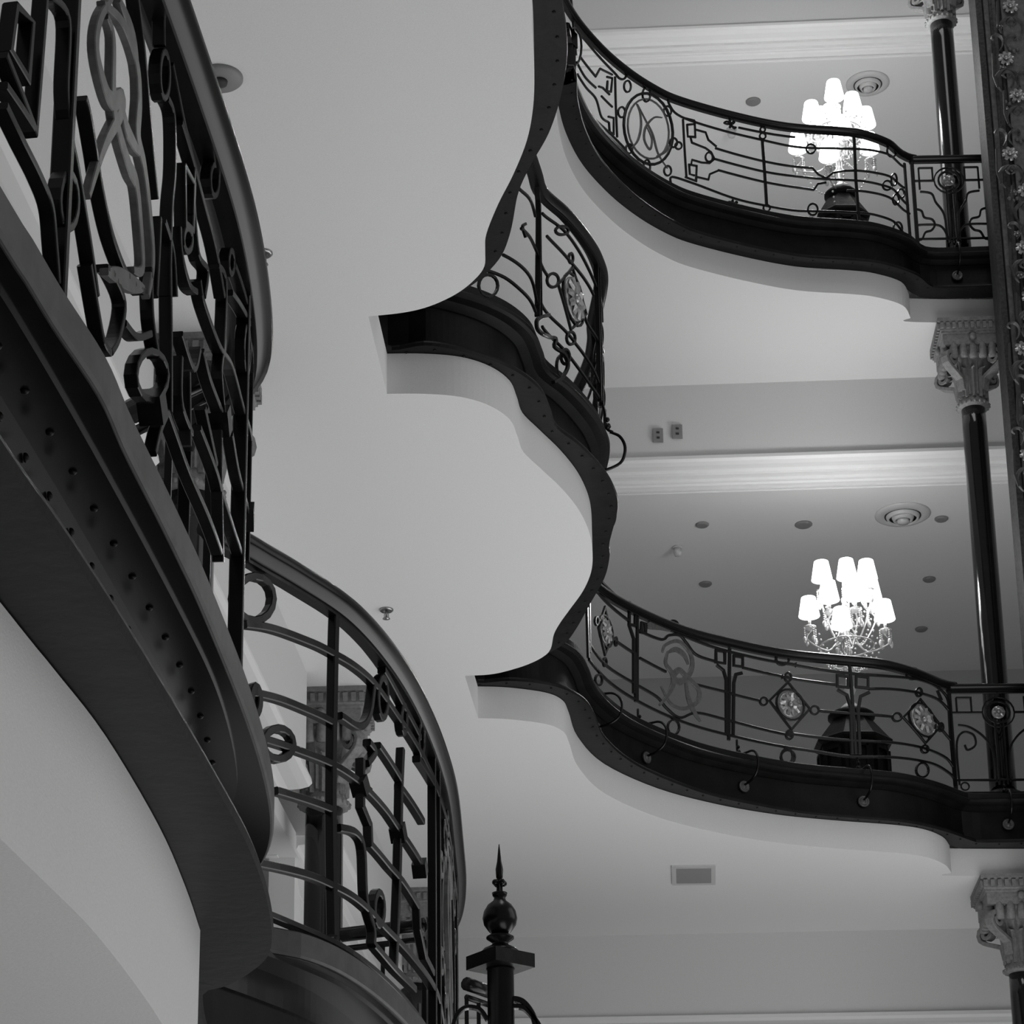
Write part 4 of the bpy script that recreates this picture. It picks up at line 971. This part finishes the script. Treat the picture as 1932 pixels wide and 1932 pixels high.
# grille in the lowest gallery ceiling
a, b, c_, d_ = [Vector(at_z(u, v, ZS)) for u, v in ((1267, 1632), (1350, 1631), (1350, 1666), (1268, 1667))]
t = thing('ceiling_grille', 'rectangular louvred ceiling grille near the bottom right', 'grille', ((a + c_) / 2)[:])
def lerp2(p, q): return (a * (1 - p) + b * p) * (1 - q) + (d_ * (1 - p) + c_ * p) * q
for nm, (p0, q0, p1, q1) in (('frame', (0, 0, 1, .10)), ('frame', (0, .90, 1, 1)), ('frame', (0, .1, .10, .9)), ('frame', (.90, .1, 1, .9))):
    v = [lerp2(p0, q0), lerp2(p1, q0), lerp2(p1, q1), lerp2(p0, q1)]; v = v + [q - Vector((0, 0, .015)) for q in v]
    mesh_obj(nm, v, [(0, 1, 2, 3), (7, 6, 5, 4), (0, 4, 5, 1), (1, 5, 6, 2), (2, 6, 7, 3), (3, 7, 4, 0)], 'fixture', t)
for k in range(9):
    q0 = .12 + k * .086
    v = [lerp2(.1, q0), lerp2(.9, q0), lerp2(.9, q0 + .05), lerp2(.1, q0 + .05)]; v = [v[0] - Vector((0, 0, .002)), v[1] - Vector((0, 0, .002)), v[2] - Vector((0, 0, .02)), v[3] - Vector((0, 0, .02))] ; v = v + [q + Vector((0, 0, .003)) for q in v]
    mesh_obj('slat', v, [(0, 1, 2, 3), (7, 6, 5, 4), (0, 4, 5, 1), (1, 5, 6, 2), (2, 6, 7, 3), (3, 7, 4, 0)], 'plate', t)
v = [lerp2(.09, .09), lerp2(.91, .09), lerp2(.91, .91), lerp2(.09, .91)]; v = [q - Vector((0, 0, .001)) for q in v]
mesh_obj('backing', v + [q + Vector((0, 0, .0008)) for q in v], [(0, 1, 2, 3), (7, 6, 5, 4), (0, 4, 5, 1), (1, 5, 6, 2), (2, 6, 7, 3), (3, 7, 4, 0)], 'slot', t)
# wall plates
for u, v, l, g in ((1241, 824, 'grey slotted wall plate, lower left of the two on the beam face', 0), (1277, 818, 'grey wall plate with two sockets, right of the pair on the beam face', 1)):
    x, y, z = at_y(u, v, yb(1, 1.9)); y = yb(1, x) - .005
    t = thing('wall_plate', l, 'plate', (x, y, z))
    mb = MB(); mb.box((x, y - .006, z), (.042, .008, .062)); mb.obj('cover', 'plate', t)
    for k in (-1, 1):
        mb = MB(); mb.box((x, y - .016, z + k * .024), (.012, .003, .008)); mb.obj('socket', 'slot', t)

# ------------------------------------------------------------------ newel finial, bottom centre
yn = 5.6
xn, _, zn = at_y(943, 1720, yn)
t = thing('newel_post', 'dark iron newel post with ball and spike finial at bottom centre', 'post', (xn, yn, 0))
k_ = yn / 5000 * 1.02
def Zp(v): return at_y(945, v, yn)[2]
r_ = lambda px: px * yn / 5000 * 1.09
cN = (xn, yn, 0)
mb = MB(); mb.lathe([(.001, Zp(1593)), (r_(2), Zp(1605)), (r_(4), Zp(1625)), (r_(7), Zp(1640)), (r_(6), Zp(1656)), (r_(4), Zp(1660))], cN, 14); mb.obj('spike', 'iron', t, True)
mb = MB()
for k in range(4):
    a = PI / 2 * k + .5; mb.ball((xn + r_(9) * math.cos(a), yn + r_(9) * math.sin(a), Zp(1666)), r_(6), 8, 6)
mb.obj('beads', 'iron', t, True)
mb = MB(); mb.lathe([(r_(5), Zp(1655)), (r_(6), Zp(1683)), (r_(14), Zp(1685)), (r_(13), Zp(1690)), (r_(10), Zp(1694)), (r_(12), Zp(1700)), (r_(22), Zp(1708)), (r_(29), Zp(1720)), (r_(31.5), Zp(1733)), (r_(29), Zp(1745)), (r_(20), Zp(1758)), (r_(15), Zp(1762))], cN, 28); mb.obj('ball', 'iron', t, True)
mb = MB(); mb.lathe([(r_(15), Zp(1762)), (r_(25), Zp(1768)), (r_(25), Zp(1771)), (r_(14), Zp(1779)), (r_(16), Zp(1784)), (r_(30), Zp(1791)), (r_(36), Zp(1798)), (r_(36), Zp(1802))], cN, 28); mb.obj('collar', 'iron', t, True)
mb = MB(); a = .62; ux = (math.cos(a), math.sin(a), 0); uy = (-math.sin(a), math.cos(a), 0)
mb.box((xn, yn, Zp(1815)), (r_(44), r_(44), (Zp(1802) - Zp(1828)) / 2), ux, uy); mb.obj('cap_plate', 'girder', t)
mb = MB(); mb.lathe([(r_(24), 0), (r_(24), Zp(1832)), (r_(27), Zp(1826))], cN, 24); mb.obj('shaft', 'iron', t, True)
# scrolls and short rails springing from it
for nm, pts, ww in (('scroll', [(960, 1885), (985, 1890), (1005, 1915), (1012, 1945)], .012), ('scroll', [(920, 1925), (905, 1905), (880, 1901), (862, 1915), (852, 1945)], .008), ('scroll', [(965, 1900), (990, 1903), (1015, 1932), (1022, 1950)], .01)):
    q = smooth([at_y(u, v, yn) for u, v in pts], 5); mb = MB(); mb.sweep(q, [(0, 1, 0)] * len(q), rect(ww, .02)); mb.obj(nm, 'iron', t)

# ------------------------------------------------------------------ short cross rails glimpsed through the bars
def cross(label, pa_, pb_, z):
    A = Vector(at_z(*pa_, z)); B = Vector(at_z(*pb_, z)); t = thing('stair_railing', label, 'railing', (A[0], A[1], ZL))
    n = Vector((-(B - A)[1], (B - A)[0], 0)).normalized()
    for nm, dz, r in (('handrail', .0, .028), ('under_rail', -.055, .012)):
        mb = MB(); mb.sweep([A + Vector((0, 0, dz)), (A + B) / 2 + Vector((0, 0, dz)), B + Vector((0, 0, dz))], [n] * 3, circ(r, 10)); mb.obj(nm, 'iron', t, True)
    k = max(2, int((B - A).length / .12))
    for i in range(k + 1):
        p = A.lerp(B, i / k); mb = MB(); mb.box((p[0], p[1], (ZL + z) / 2 - .03), (.008, .008, (z - ZL) / 2 - .03)); mb.obj('baluster', 'iron', t)
cross('polished dark handrail crossing behind the foreground railing bars', (247, 777), (400, 702), ZL + .92)
cross('polished dark handrail crossing low behind the lower left railing', (646, 1764), (800, 1745), ZL + .92)
cross('short dark handrail end left of the ball finial post', (880, 1856), (925, 1872), ZL + .92)
